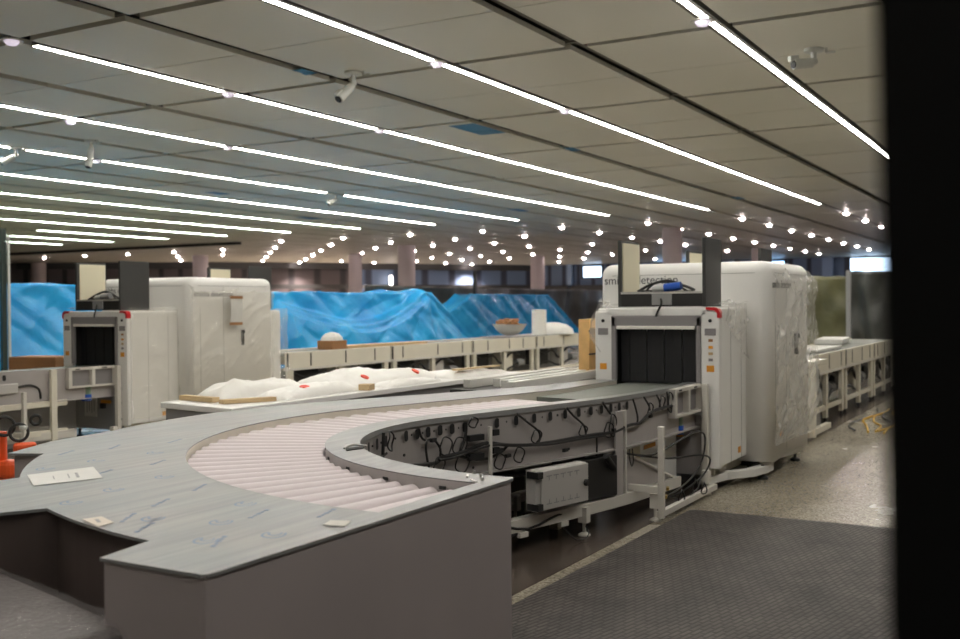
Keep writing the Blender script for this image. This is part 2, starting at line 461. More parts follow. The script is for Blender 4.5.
window(1, 7.2, 11.3, 3.05, 4.0, M['windowpale'], 1)
window(2, 26.6, 27.9, 3.25, 3.95, M['windowpale'], 1)
window(3, 15.0, 16.4, 3.3, 3.95, M['window'], 1)
window(4, 20.2, 22.9, 3.2, 3.95, M['window'], 2)
for i, (y0, y1) in enumerate(((28.6, 28.9), (33.0, 33.3), (18.0, 18.3), (12.2, 12.8))):
    tag(MB().box(61.6, 61.9, y0, y1, 2.6, H).build('mullion_strip', mat('pale_blue_strip', (.30, .42, .62), .4)), 'pale blue vertical strip on the far wall, %s' % ('beside the small bright window', 'left of the wall-washed bays', 'behind the nearer white scanner', 'at the edge of the wide bright window')[i], 'wall strip', 'pale strips on the far wall')

# round columns
for i, (x, y, rad) in enumerate([(37.3,25.1,.37), (42.2,31.5,.33), (50.0,25.2,.38), (34.4,12.15,.33), (49.6,13.2,.35), (38.2,38.1,.38), (38.3,50.6,.4)]):
    c = MB().cyl((x,y,0), (x,y,H+.04), rad, n=28)
    struct('column', c, M['column'], smooth=True)

# ------------------------------------------------------------------ ceiling lights
def strip_light(y, x0, x1, label, cool=False):
    t = thing('linear_ceiling_light', label, 'ceiling light', (x0, y, H+.02), 'parallel light strips in the ceiling')
    h = MB().box(x0, x1, y-.078, y-.029, H-.002, H+.05).box(x0, x1, y+.029, y+.078, H-.002, H+.05).box(x0, x1, y-.066, y+.066, H+.03, H+.05)
    h.box(x0-.01, x0, y-.05, y+.05, H-.004, H+.05).box(x1, x1+.01, y-.05, y+.05, H-.004, H+.05)
    h.build('housing', M['grooverail'], t)
    MB().box(x0, x1, y-.029, y+.029, H-.006, H+.028).build('diffuser', M['ledcool' if cool else 'led'], t)
SY = 2.995
names = {0:'unseen light strip at the right, lengthened past the camera to light the counter', 1:'rightmost visible light strip, running down towards the black panel edge',
 2:'second light strip from the right, crossing the top edge of the view at centre', 3:'third light strip from the right, its near end showing at top left',
 4:'fourth light strip from the right, entering at the left edge above the downlight', 5:'far half of the fifth light strip, beyond the camera in its gap',
 6:'sixth light strip from the right, unbroken, ending left of centre', 7:'seventh light strip, pale greenish white', 8:'eighth light strip, pale greenish white, ending above the tall scanner',
 9:'ninth light strip, just below the eighth at the left', 10:'short light strip starting inside the left edge',11:'short light strip second from last at far left', 12:'shortest light strip, farthest at the left'}
for k in range(0, 13):
    y = 2.95 + (k-1)*SY
    if k == 5:
        strip_light(y, 6.6, 18.9, 'near half of the fifth light strip, ending at the camera in its gap')
        strip_light(y, 19.6, 28.3, names[5])
    else:
        strip_light(y, {10: 22.6, 3: 6.76, 1: -1.0, 2: -1.0, 0: -1.0}.get(k, 6.6), 28.3, names[k], k >= 7)  # rightmost strips run on unseen past the camera, lengthened to light the counter

dl_proto = None
def downlight(x, y, lit, label, group, spot=False):
    t = thing('ceiling_downlight', label, 'downlight', (x, y, H), group)
    MB().lathe((x,y,H-.012), [(.070,0),(.11,.0),(.11,.012),(.070,.012)], 20).build('trim_ring', M['offwhite'], t)
    MB().lathe((x,y,H), [(.012,-.060),(.045,-.052),(.066,-.028),(.075,-.004)], 18).build('lens', M['lens_on' if lit else 'lens_unlit_glow'], t, smooth=True)
    if spot:
        l = bpy.data.lights.new('lamp', 'SPOT'); l.energy = 700; l.spot_size = R(120); l.spot_blend = .8; l.color = (1, .84, .78); l.shadow_soft_size = .06
        lo = bpy.data.objects.new('lamp', l); col.objects.link(lo); lo.parent = t; lo.location = (0,0,-.12)
for (x, y, lb) in [(6.5,8.94,'unlit bowl downlight at the top left corner, before the third strip'), (9.45,8.94,'pale bowl downlight on the third strip near its first cross groove'), (12.6,8.94,'pale bowl downlight on the third strip, right of the camera'),
        (9.45,5.95,'pale bowl downlight on the second strip near the top centre'), (12.65,5.95,'pale bowl downlight halfway along the second strip'),
        (9.35,3.0,'pale bowl downlight on the rightmost strip near the top'), (9.7,12.1,'pale bowl downlight on the fourth strip near the left edge'),
        (12.6,11.95,'pale bowl downlight on the fourth strip above the tall scanner'), (12.5,14.93,'pale bowl downlight under the near half of the fifth strip')]:
    downlight(x, y, False, lb, None)
obs = """31.8 27.3;35 30.4;38.4 33.7;41.1 36.3;45.2 40.3;31.7 24.1;34.9 27.2;38 30.2;41.4 33.5;45.3 37.2;47.6 39.6;31.8 21.1;34.7 24;38.1 27.3;41.3 30.4;44.6 33.5;47.9 36.7;
38.4 24.4;41.4 27.3;49.3 34;51.4 36.9;34.8 21;41.4 24.2;47.6 30.3;51.6 33.9;44.3 27.1;51.1 30.4;54.3 33.6;31.8 42.9;35.3 46.4;31.8 39.7;35.5 43.5;31.8 36.6;35.3 40.1;32.1 33.8;35.1 36.7;38.6 40.2;41.6 43.1;
31.9 30.5;35 33.5;38.4 36.7;31.9 18.1;37.7 20.9;47.8 27.4;57.1 33.0;54.5 30.6;44.3 24.1;50.9 27.3;34.6 17.9;41.1 21;47.7 24.2;32.2 15.2;44.2 21;51.1 24.3;57.3 27.3;34.8 14.9;40.9 17.9;47.4 21;53.9 24.1;
32.2 12.1;37.6 14.8;47 17.8;50.3 20.9;34.4 11.8;41.3 15.1;43.8 14.8;56.9 21;53.5 17.8;31.5 8.8;34.4 8.8;37.3 8.8;40.7 8.8;44 8.8;47 8.8;49.8 8.8;53.2 8.8;37.6 11.8;40.6 11.8;44 11.8;47 11.8;50.1 11.8;53.2 11.8;56.1 11.7;
31.4 5.9;34.4 5.9;37.7 5.9;51.4 15.2;56.8 15.2;40.7 5.9;44 5.9"""
seen = set()
for p in obs.replace('\n','').split(';'):
    x, y = map(float, p.split())
    # lateral lines follow the ceiling pitch
    i = round((x-31.5)/3.155); j = round((y-5.9)/3.045)
    if (i, j) in seen: continue
    seen.add((i, j))
    x = 31.6+i*3.155; y = 5.88+j*3.045
    last = (x > 44 and y > 33.5) or (x > 40 and y > 39.5) or (x > 56 and y > 26)
    downlight(x, y, True, 'small lit downlight in the far ceiling beyond the ends of the light strips', 'lit downlights in the far ceiling', spot=last)

# light on the far wall panels
def wall_lamp(x, y, label):
    t = thing('wall_light', label, 'wall light', (x, y, 2.9), 'wall lights at the back of the hall')
    MB().lathe((x,y,2.75), [(.09,0),(.11,.05),(.11,.55),(.09,.6)], 14).build('lamp_body', mat('lit_wall_lamp', (.9,.85,.8), .4, emit=(1,.88,.82), es=5), t, smooth=True)
wall_lamp(52.5, 36.5, 'upright glowing wall light between the two round columns')
wall_lamp(61.2, 32.6, 'upright glowing wall light left of the wall-washed bays')

# ------------------------------------------------------------------ ceiling cameras
def cctv(x, y, ang, tilt, label, ln=.22):
    t = thing('security_camera', label, 'security camera', (x, y, H))
    MB().lathe((x,y,H-.035), [(.085,0),(.10,.01),(.10,.035)], 20).build('mount_plate', M['camera'], t, smooth=True)
    MB().cyl((x,y,H-.03),(x,y,H-.12),.028,n=12).lathe((x,y,H-.16),[(.02,0),(.04,.015),(.04,.05),(.02,.065)],14).build('bracket', M['camera'], t, smooth=True)
    d = Vector((math.cos(ang)*math.cos(tilt), math.sin(ang)*math.cos(tilt), -math.sin(tilt)))
    p = Vector((x,y,H-.14))
    b = MB(); q = p + d*.03; e = q + d*ln
    b.cyl(q, e, .05, .055, 16)
    o = b.build('camera_body', M['camera'], t, smooth=True)
    MB().cyl(e, e+d*.012, .042, n=16).build('lens', M['black'], o)
    MB().cyl(e-d*.05+Vector((0,0,.058)), e+d*.05+Vector((0,0,.058)), .035, .035, 4).build('sun_shield', M['camera'], o)
    a2 = ang+PI*.9
    MB().cyl((x+.02,y-.12,H-.05),(x+.02,y-.12,H),.012,n=8).cyl((x+.02,y-.12,H-.05),(x+.02,y-.21,H-.05),.012,n=8).build('cable_gland', M['camera'], t)
cctv(9.35, 6.98, R(165), R(42), 'grey security camera hanging at a groove crossing near the top centre', .25)
cctv(11.0, 2.36, R(140), R(8), 'grey security camera on the ceiling right of the rightmost strip', .22)
cctv(11.0, 13.25, R(190), R(75), 'grey security camera pointing down, above the fifth strip at left', .26)
cctv(10.85, 14.85, R(150), R(30), 'small dark security camera at the left edge on the fifth strip')
cctv(19.25, 14.9, R(150), R(30), 'small security camera in the gap of the fifth strip', .18)

# blue tape patches on the ceiling
def tape(x, y, sx, sy, rz, label):
    tag(MB().obox((x,y,H-.004), (sx,sy,.003), rz).obox((x+sx*.3,y+.02,H-.012), (sx*.3,sy*.8,.003), rz+.1, .0).build('blue_tape', M['bluetape']), label, 'tape')
tape(9.05, 7.42, .26, .14, 0, 'blue tape patch on the groove left of the top centre camera')
tape(13.35, 7.7, .95, .42, 0, 'large blue film rectangle on the ceiling between second and third strips')
tape(15.9, 7.35, .38, .16, 0, 'blue tape patch on the long groove right of the large blue rectangle')
tape(17.6, 17.0, .5, .3, 0, 'blue tape patch below the fifth strip at left')
tape(25.5, 7.3, .6, .2, 0, 'small blue tape patch near the end of the second strip')
tape(25.3, 13.3, .7, .3, 0, 'small blue tape patch right of the fifth strip end')
tape(24.0, 19.6, .8, .4, 0, 'faint blue tape patch between the sixth and seventh strips')
tape(25.6, 28.4, .8, .4, 0, 'tiny blue tape patch beside the ninth strip')

# ------------------------------------------------------------------ conveyor path
CX, CY, RM = 4.67, 1.82, 1.78
def centre():
    pts = []; n = 44
    for i in range(n+1):
        t = R(180-106*i/n); pts.append((CX+RM*math.cos(t), CY+RM*math.sin(t), -math.cos(t), -math.sin(t)))
    h = R(-16); dx, dy = math.cos(h), math.sin(h); x, y = pts[-1][:2]; L = 1.24/dx
    for i in range(1, 9): pts.append((x+dx*L*i/8, y+dy*L*i/8, dy, -dx))
    x, y = pts[-1][:2]; RR = 3.6; cx = x+RR*(-dy); cy = y+RR*dx
    for i in range(1, 9):
        a = h*(1-i/8); pts.append((cx+RR*math.sin(a), cy-RR*math.cos(a), math.sin(a), -math.cos(a)))
    y = pts[-1][1]
    for xx in (7.7, 8.07): pts.append((xx, y, 0, -1))
    return pts
PT = centre(); NP = len(PT)
def off(d, a=0, b=None):
    b = NP if b is None else b; out = []
    for i in range(a, b):
        dd = d(i) if callable(d) else d
        p = PT[i]; out.append((p[0]+p[2]*dd, p[1]+p[3]*dd))
    return out
wC = lambda i: .46 if i < 44 else .46-.08*min(1, (i-44)/12)
TZ = .87

# ---------- steel counter
ctr = thing('curved_counter', 'grey steel-topped curved counter wrapped in printed film, in the foreground', 'counter', (2.4, 2.0, 0))
outer = []
outer += [(3.326, 1.782), (1.82, 1.782), (1.798, 1.785), (1.790, 1.797), (1.79, 2.145), (1.972, 2.18)]
def arc(cx, cy, r, a0, a1, n):
    return [(cx+r*math.cos(R(a0+(a1-a0)*i/n)), cy+r*math.sin(R(a0+(a1-a0)*i/n))) for i in range(n+1)]
arc1 = arc(4.62, 1.82, 2.66, 172.2, 157.8, 8)
arc2 = arc(4.62, 1.82, 2.66, 142.6, 128.4, 8)
arc3 = arc(4.62, 1.82, 2.66, 111, 74, 14)
outer += arc1
outer += [(2.08, 2.868), (1.25, 3.42)]
outer += [(1.72, 4.12), (2.44, 3.44)]
outer += arc2
outer += [(2.90, 4.055), (3.28, 4.245)]
outer += arc3
outer += [(5.9, 4.16), (6.6, 3.88), (7.3, 3.64), (8.05, 3.54)]
topd = list(outer)
A = off(-.30); Bp = off(.30); Cp = off(lambda i: wC(i))
poly = outer + list(reversed(A)) + [(A[0][0], 1.855), (Bp[0][0], 1.855)] + Bp + list(reversed(Cp)) + [(3.36, 1.80)]
MB().prism(poly, TZ-.004, TZ).build('steel_top', M['steel'], ctr)
# lips under the top edge
b = MB(); b.wall([p for p in outer[:-4]], TZ-.009, TZ-.004, -.002)
b.wall([(Cp[i][0], Cp[i][1]) for i in range(NP)], TZ-.03, TZ-.004, .002)
b.build('edge_lip', M['gray'], ctr)
# side panels
ins = .016
def inset(line, d):
    L = [Vector((p[0],p[1],0)) for p in line]; o = []
    for i in range(len(L)):
        dd = (L[min(i+1,len(L)-1)]-L[max(i-1,0)]).normalized()
        o.append((L[i].x+dd.y*d, L[i].y-dd.x*d))   # right of travel = inside for this winding
    return o
MB().box(1.795, 3.318, 1.787, 1.805, .005, TZ-.006).build('front_panel', M['laminate'], ctr)
MB().box(1.795, 1.811, 1.8055, 2.135, .005, TZ-.006).build('end_panel', M['laminate'], ctr)
MB().box(1.811, 1.99, 2.12, 2.138, .005, TZ-.006).build('return_panel', M['laminate'], ctr)
b = MB(); b.wall(arc(4.62,1.82,2.63,172.5,157.9,8), .005, TZ-.006, -.018); b.build('curved_apron', M['apron'], ctr)
b = MB(); b.wall([(2.19,2.805),(2.125,2.865),(1.27,3.435),(1.72,4.09),(2.46,3.405)], .005, TZ-.006, -.018); b.build('wing_apron', M['apron'], ctr)
b = MB(); b.wall(arc(4.62,1.82,2.63,142.4,128.6,8)+[(2.93,4.05),(3.29,4.215)]+arc(4.62,1.82,2.63,111,74,14)+[(5.9,4.13),(6.6,3.85),(7.3,3.61),(8.0,3.51)], .005, TZ-.006, -.018)
b.build('rear_apron', M['laminate'], ctr)
MB().box(3.31, 3.328, 1.80, 1.92, .005, TZ-.006).build('side_panel', M['laminate'], ctr)
# inner rims beside the rollers
b = MB(); b.wall(off(-.302), .775, TZ-.004, .003); b.build('outer_rim', M['cream'], ctr)
b = MB(); b.wall(off(.302), .775, TZ-.004, -.003)
b.mi = 1
for i in (3, 8, 13, 18, 23):
    p = PT[i]; n = Vector((p[2],p[3],0))
    b.obox((p[0]+p[2]*.299, p[1]+p[3]*.299, .838), (.03,.004,.012), math.atan2(p[3],p[2])+PI/2)
b.build('inner_rim', [M['greypanel'], M['black']], ctr)
MB().box(A[0][0], Bp[0][0], 1.846, 1.856, .775, TZ-.004).build('end_rim', M['greypanel'], ctr)
# torn joint in the inner steel strip
b = MB(); b.prism([(3.62,2.76),(3.68,2.81),(3.77,2.77),(3.72,2.74)], TZ+.001, TZ+.004)
b.build('joint_gap', M['dark'], ctr)
b = MB(); b.tube([(3.67,2.81,TZ+.003),(3.70,2.81,TZ+.012),(3.74,2.80,TZ+.012),(3.78,2.77,TZ+.004)], .006, 6)
b.build('bent_edge', M['alu'], ctr)
# clips at the right hand corner
b = MB()
for p in [(3.30,1.90),(3.24,1.86),(3.36,1.965)]: b.cyl((p[0],p[1],TZ),(p[0],p[1],TZ+.012),.006,n=8)
b.obox((3.285,1.95,TZ+.003),(.05,.008,.006),.5).obox((3.20,1.875,TZ+.003),(.05,.008,.006),.9)
b.build('clip', M['alu'], ctr)
# faint blue logos printed on the film
b = MB()
def arcband(cx, cy, r, w, a0, a1, rz=0, sq=.8):
    n = 10; vs = []
    for i in range(n+1):
        t = R(a0+(a1-a0)*i/n)
        for q in (r-w/2, r+w/2):
            xx, yy = q*math.cos(t), q*math.sin(t)*sq
            vs.append((cx+xx*math.cos(rz)-yy*math.sin(rz), cy+xx*math.sin(rz)+yy*math.cos(rz), TZ+.0008))
    b.add(vs, [(2*i,2*i+1,2*i+3,2*i+2) for i in range(n)])
rg = random.Random(3)
spots = []
for ring in (2.2, 2.42, 2.6):
    for a in range(78, 178, 9):
        spots.append((4.65+ring*math.cos(R(a+ring*20)), 1.82+ring*math.sin(R(a+ring*20))))
spots += [(2.02,1.98),(2.2,1.93),(2.35,2.15),(2.2,2.4),(2.05,2.3)]
for i, (x, y) in enumerate(spots):
    if not (1.82 < x and y > 1.82): continue
    rz = R(25)+rg.uniform(-.15,.15); b = MB()
    if i % 2: 
        arcband(x, y, .040, .008, 40, 300, rz); arcband(x+.012, y+.006, .022, .007, 60, 300, rz)
    else:
        for k in range(5):
            b.obox((x+k*.028*math.cos(rz), y+k*.028*math.sin(rz), TZ+.0006), (.016,.010 if k%2 else .014,.0004), rz)
    b.build('film_print', M['print'], ctr)
def paper(name, poly, m, label, cat, marks=()):
    t = MB().prism(poly, TZ+.0015, TZ+.003); o = t.build(name, m); W[o.name] = Vector((0,0,0))
    tag(o, label, cat)
    for (c, s, rz) in marks: MB().obox((c[0],c[1],TZ+.0036), (s[0],s[1],.0006), rz).build('printed_line', M['gray'], o)
    return o
paper('document_sleeve', [(2.40,3.215),(2.545,3.445),(2.80,3.385),(2.635,3.135)], M['paper'], 'white paper sheet in a clear sleeve lying on the steel counter at the left', 'paper',
      [((2.63,3.27),(.12,.010),R(55)), ((2.60,3.28),(.10,.004),R(55)), ((2.55,3.30),(.08,.004),R(55)), ((2.47,3.33),(.08,.003),R(55))])
paper('paper_label', [(2.086,2.574),(2.142,2.556),(2.10,2.455),(2.035,2.442)], mat('buff_label', (.62,.55,.47), .6), 'small buff paper label on the counter above the dark apron edge', 'label',
      [((2.09,2.51),(.05,.010),R(60))])
paper('sticker', [(2.36,1.885),(2.42,1.905),(2.44,1.845),(2.37,1.815)], mat('buff_sticker', (.58,.55,.50), .6), 'small beige sticker on the counter close to the front panel edge', 'sticker')

# ------------------------------------------------------------------ roller conveyor lane
lane = thing('roller_conveyor', 'curved roller conveyor with wired side plate leading into the nearer scanner', 'conveyor', (5.0, 2.9, 0))
def roller(x, y, nx, ny, ri, ro):
    n = Vector((nx, ny, 0))
    p = Vector((x, y, 0)) + n*.292 + Vector((0,0,.838-ri)); q = Vector((x, y, 0)) - n*.292 + Vector((0,0,.840-ro))
    b = MB(); b.cyl(p, q, ri, ro, 18)
    b.cyl(p+n*.012, p, .008, .008, 8).cyl(q, q-n*.008, .008, .008, 8)
    return b
for i in range(30):
    t = R(178.2-106*i/29.0*0.985)
    roller(CX+RM*math.cos(t), CY+RM*math.sin(t), -math.cos(t), -math.sin(t), .042, .060).build('roller', M['roller'], lane, smooth=True)
h = R(-16); x0, y0 = PT[44][:2]
for i in range(14):
    s = .06+.092*i
    roller(x0+math.cos(h)*s, y0+math.sin(h)*s, math.sin(h), -math.cos(h), .044, .045).build('roller', M['roller'], lane, smooth=True)
# tray below the rollers
pl = off(.295); pr = off(-.295)
MB().prism([(pl[0][0],1.86)]+pl[:54]+list(reversed(pr[:54]))+[(pr[0][0],1.86)], .70, .712).build('drip_tray', M['gray'], lane)
# belt section
bl = off(.285, 54); br = off(-.285, 54)
b = MB(); b.prism([tuple(p) for p in bl]+[(8.5,bl[-1][1]),(8.5,br[-1][1])]+list(reversed(br)), .80, .838); b.build('belt', M['belt'], lane)
# wired side plate
S = off(lambda i: wC(i)-.012, 2)
b = MB(); b.wall(S, .52, .862, .004)
fl = off(lambda i: wC(i)+.03, 2)
b.prism(list(S)+list(reversed(fl)), .515, .523)
b.mi = 1
# oval slots and holes punched along the plate
acc = 0; last = None; cnt = 0
arcl = []
for i in range(2, NP):
    p = off(lambda i: wC(i)-.006, i, i+1)[0]
    if last: acc += math.dist(p, last)
    arcl.append((acc, p, i)); last = p
def at_s(s, dd=0.0):
    for k in range(len(arcl)-1):
        if arcl[k][0] <= s <= arcl[k+1][0]:
            t = (s-arcl[k][0])/(arcl[k+1][0]-arcl[k][0]+1e-9)
            a, c = arcl[k][1], arcl[k+1][1]; n = PT[arcl[k][2]]
            return a[0]*(1-t)+c[0]*t + n[2]*dd, a[1]*(1-t)+c[1]*t + n[3]*dd, math.atan2(c[1]-a[1], c[0]-a[0])
    return None
def s_of_x(x):
    best = min(arcl[12:], key=lambda q: abs(q[1][0]-x)); return best[0]
sl = [4.16,4.298,4.418,4.642,4.748,4.844,4.942,5.035,5.136,5.40,5.567,5.73,5.881,6.025,6.162,6.287,6.402,6.513,6.618,6.722]
def xs_pt(x, dd=0):
    # point of the plate at world x (right of the bend)
    for k in range(8, len(arcl)-1):
        a, c = arcl[k][1], arcl[k+1][1]
        if min(a[0],c[0]) <= x <= max(a[0],c[0]) and k > 10:
            t = (x-a[0])/(c[0]-a[0]+1e-9); n = PT[arcl[k][2]]
            return (x+n[2]*dd, a[1]+(c[1]-a[1])*t+n[3]*dd, math.atan2(c[1]-a[1], c[0]-a[0]))
    return (x, 2.65, 0)
for k, x in enumerate(sl):
    q = xs_pt(x, .006)
    hx = Vector((math.cos(q[2]), math.sin(q[2]), 0)); nn = Vector((hx.y, -hx.x, 0))
    vs = []; c = Vector((q[0], q[1], .80))
    for j in range(14):
        t = 2*PI*j/14; yy = .017*math.sin(t) + (.018 if math.sin(t) > 0 else -.018)
        vs.append(c + hx*.020*math.cos(t) + Vector((0,0,yy*.85)) + nn*.003)
    b.add(vs, [tuple(range(14))])
    if k+1 < len(sl):
        q2 = xs_pt((x+sl[k+1])/2, .006); b.cyl((q2[0],q2[1]-.001,.80), (q2[0],q2[1]-.004,.80), .006, n=8)
for x, z in ((4.75,.60),(5.62,.56),(6.0,.575),(6.06,.575),(5.95,.80),(4.62,.70),(5.2,.56)):
    q = xs_pt(x, .006); b.cyl((q[0],q[1],z), (q[0],q[1]-.006,z), .008, n=8)
b.build('side_plate', [M['greypanel'], M['black']], lane)
# far side plate
b = MB(); b.wall(off(-.31, 44), .5, .80, .004); b.build('side_plate', M['greypanel'], lane)
# steel cover strip near the scanner outlet frame
b = MB()
b.box(7.42,8.07,2.60,2.66,.645,.665).box(7.42,8.07,2.60,2.66,.835,.86).box(7.42,7.46,2.60,2.66,.645,.86).box(7.72,7.76,2.60,2.66,.645,.86).box(8.03,8.07,2.60,2.66,.645,.86)
b.build('outlet_frame', M['offwhite'], lane)
MB().box(7.46,8.03,2.648,2.652,.665,.835).build('mesh_insert', M['bezel'], lane)
b = MB(); b.box(7.50,7.56,2.598,2.60,.842,.853).box(7.85,7.92,2.598,2.60,.842,.853); b.build('frame_slot', M['black'], lane)
# posts, rails and legs below the plate
def post(x, z0, z1, w, m, dd=.03, th=.04):
    q = xs_pt(x, dd); return MB().obox((q[0],q[1],(z0+z1)/2), (w, th, z1-z0), q[2]).build('post', m, lane, bevel=.003)
post(5.31, .16, .79, .022, M['offwhite'], .04, .02)
post(6.575, .17, .775, .10, M['greypanel'], .03, .012)
post(6.65, .17, .775, .012, M['offwhite'], .02, .05)
MB().box(6.76,6.80,2.46,2.50,.03,.66).build('post', M['offwhite'], lane, bevel=.004)
MB().box(8.02,8.07,2.55,2.60,.02,.86).build('post', M['offwhite'], lane, bevel=.004)
MB().box(6.78,8.05,2.48,2.52,.03,.075).build('floor_rail', M['offwhite'], lane, bevel=.004)
MB().box(6.76,6.80,2.50,3.3,.20,.25).build('cross_rail', M['offwhite'], lane, bevel=.004)
MB().box(6.78,7.45,2.49,2.62,.615,.655).build('top_rail', M['offwhite'], lane, bevel=.004) if False else None
rail = [xs_pt(x, .035)[:2] for x in (4.4,4.8,5.3,5.8,6.2,6.7)] + [(7.5,2.60)]
b = MB(); b.wall(rail, .13, .205, -.012); b.wall(rail, .197, .205, .06); b.wall(rail, .13,.138,.06)
b.build('lower_rail', M['offwhite'], lane)
rail2 = [(p[0]+.1, p[1]+.62) for p in rail]
b = MB(); b.wall(rail2, .14, .205, -.05); b.build('lower_rail', M['offwhite'], lane)
def leg(x, y):
    b = MB(); b.box(x-.03,x+.03,y-.03,y+.03,.09,.19)
    b.cyl((x,y,.025),(x,y,.10),.012,n=10).lathe((x,y,0),[(.04,0),(.04,.012),(.015,.026)],16)
    b.build('leg', M['offwhite'], lane)
leg(6.16, 2.78); leg(4.75, 3.15); leg(6.30, 3.36); leg(4.9, 3.75); leg(6.82, 2.54); leg(7.95, 2.54)
MB().box(6.22,6.28,3.0,3.06,.0,.5).build('leg', mat('tan_leg', (.45,.38,.30), .5), lane)
MB().box(6.90,8.0,2.80,2.815,.08,.60).build('guard_panel', M['white'], lane, bevel=.003)
MB().box(7.28,7.52,2.797,2.80,.42,.45).build('warning_label', M['orange'], lane)
MB().box(6.95,7.2,2.797,2.80,.36,.46).build('notice_label', M['beige'], lane)
MB().cyl((7.72,2.70,.56),(7.72,2.70,.65),.05,n=18).build('motor_cap', M['green'], lane, smooth=True)
MB().cyl((7.72,2.70,.49),(7.72,2.70,.56),.056,n=18).build('blue_connector', M['blue'], lane, smooth=True)
# slanted gusset plates between the posts
b = MB(); b.add([(6.62,2.74,.50),(7.36,2.62,.215),(7.36,2.645,.215),(6.62,2.765,.50),(6.62,2.74,.19),(6.62,2.765,.19)],[(0,1,2,3),(0,4,1),(3,2,5),(1,4,5,2),(0,3,5,4)])
b.build('gusset_plate', M['greypanel'], lane)
MB().tube([(6.62,2.735,.51),(7.36,2.61,.22)], .010, 6, 0).build('gusset_edge', M['offwhite'], lane)
MB().obox((6.35,2.86,.35), (.42,.22,.27), R(-16)).build('drive_box', M['blackplate'], lane, bevel=.006)
# electrical box
q = xs_pt(5.87, .07)
eb = MB().obox((q[0],q[1],.370),(.50,.08,.25), q[2]).build('electrical_box', M['boxgrey'], lane, bevel=.006)
hx = Vector((math.cos(q[2]), math.sin(q[2]), 0)); nn = Vector((hx.y,-hx.x,0)); c0 = Vector((q[0],q[1],.370)) + nn*.042
MB().obox(c0+hx*.02+nn*.006, (.46,.012,.24), q[2]).build('box_door', M['boxgrey'], eb, bevel=.004)
b = MB()
for k in range(5):
    for z in (.085,-.085):
        p = c0+hx*(-.14+k*.068)+Vector((0,0,z))+nn*.013
        b.obox(p,(.05,.001,.006),q[2]).obox(p-Vector((0,0,math.copysign(.014,z))),(.006,.001,.026),q[2])
b.build('louvre', M['gray'], eb)
for z in (.115,-.115):
    MB().obox(c0-hx*.235+Vector((0,0,z*.85))-nn*.02,(.05,.09,.04),q[2]).build('hinge', M['black'], eb)
MB().lathe(c0+hx*.215+nn*.012,[(.022,-.02),(.022,0),(.012,.0)],14,'y').build('lock', M['black'], eb)
# bracket blocks on the post
for x, z in ((5.20,.735),(5.20,.625),(5.36,.75),(5.36,.645)):
    q = xs_pt(x, .03); MB().obox((q[0],q[1],z),(.05 if x > 5.3 else .12,.03,.035),q[2]).build('clamp_block', M['black'], lane)
# cables
def cb(pts, r=.007, lift=.02, name='cable', m='cable'):
    out = []
    for (x, z) in pts:
        q = xs_pt(x, lift); out.append((q[0], q[1], z))
    return MB().tube(out, r, 7, 3).build(name, M[m], lane, smooth=True)
cb([(4.34,.70),(4.5,.66),(4.876,.625),(4.922,.651),(5.05,.657),(5.17,.676),(5.295,.695),(5.45,.666),(5.637,.645),(5.81,.64),(5.99,.641),(6.275,.645),(6.486,.638),(6.58,.648),(6.73,.668),(6.87,.667),(7.0,.72),(7.2,.74),(7.45,.738)], .011, .03, 'cable_harness')
cb([(4.9,.64),(5.05,.645),(5.3,.68),(5.5,.662),(5.8,.632),(6.1,.632),(6.4,.63)], .008, .042, 'cable_harness')
cb([(5.05,.65),(5.17,.615),(5.3,.60),(5.42,.625),(5.48,.66)], .009)
cb([(4.851,.55),(4.83,.62),(4.81,.70),(4.815,.75),(4.877,.755),(4.93,.70),(4.93,.65)], .007)
cb([(5.136,.83),(5.13,.75),(5.085,.665)], .009)
cb([(4.364,.85),(4.35,.74),(4.34,.62)], .009)
cb([(4.25,.735),(4.36,.735),(4.40,.74)], .007)
cb([(4.748,.83),(4.77,.78),(4.80,.76)], .007)
cb([(5.563,.842),(5.66,.78),(5.755,.72),(5.77,.673),(5.74,.65)], .007)
cb([(6.03,.839),(6.10,.78),(6.198,.715),(6.22,.652)], .007)
cb([(6.401,.847),(6.45,.80),(6.49,.764)], .008)
cb([(6.788,.842),(6.83,.77),(6.855,.705),(6.85,.67)], .007)
cb([(6.95,.84),(7.02,.78),(7.04,.74)], .007)
cb([(7.15,.84),(7.20,.80),(7.22,.74)], .007)
cb([(7.35,.85),(7.37,.80),(7.38,.74)], .008)
cb([(6.33,.64),(6.335,.56),(6.33,.50)], .006)
def loop(x, z, rx, rz, r=.0045, lift=.035):
    pts = []
    for k in range(17):
        t = 2*PI*k/16; q = xs_pt(x+rx*math.cos(t), lift+.006*math.sin(3*t)); pts.append((q[0],q[1],z+rz*math.sin(t)))
    MB().tube(pts, r, 6, 2).build('cable_loop', M['cable'], lane, smooth=True)
for a in [(4.96,.71,.048,.052),(5.07,.70,.055,.05),(4.905,.61,.045,.045),(5.09,.60,.055,.05),(5.396,.574,.045,.045),(5.565,.594,.045,.045),(5.723,.689,.045,.042),(6.174,.681,.04,.035),
          (6.498,.687,.04,.075),(7.02,.745,.035,.05),(7.22,.78,.045,.05),(7.38,.77,.045,.075),(5.18,.825,.035,.03),(6.45,.66,.05,.05),(4.42,.80,.03,.05)]:
    loop(*a)
for a in [(4.86,.755),(5.47,.60),(6.0,.575),(7.03,.70),(6.52,.655),(5.40,.64)]:
    q = xs_pt(a[0], .03); MB().obox((q[0],q[1],a[1]),(.05,.02,.02),q[2]+.2).build('connector', M['black'], lane)
b = MB(); q = xs_pt(6.42,.06); b.cyl((q[0]-.06,q[1],.50),(q[0]+.05,q[1]-.01,.41),.020,n=12).cyl((q[0]+.05,q[1]-.01,.41),(q[0]+.07,q[1]-.012,.395),.013,n=10)
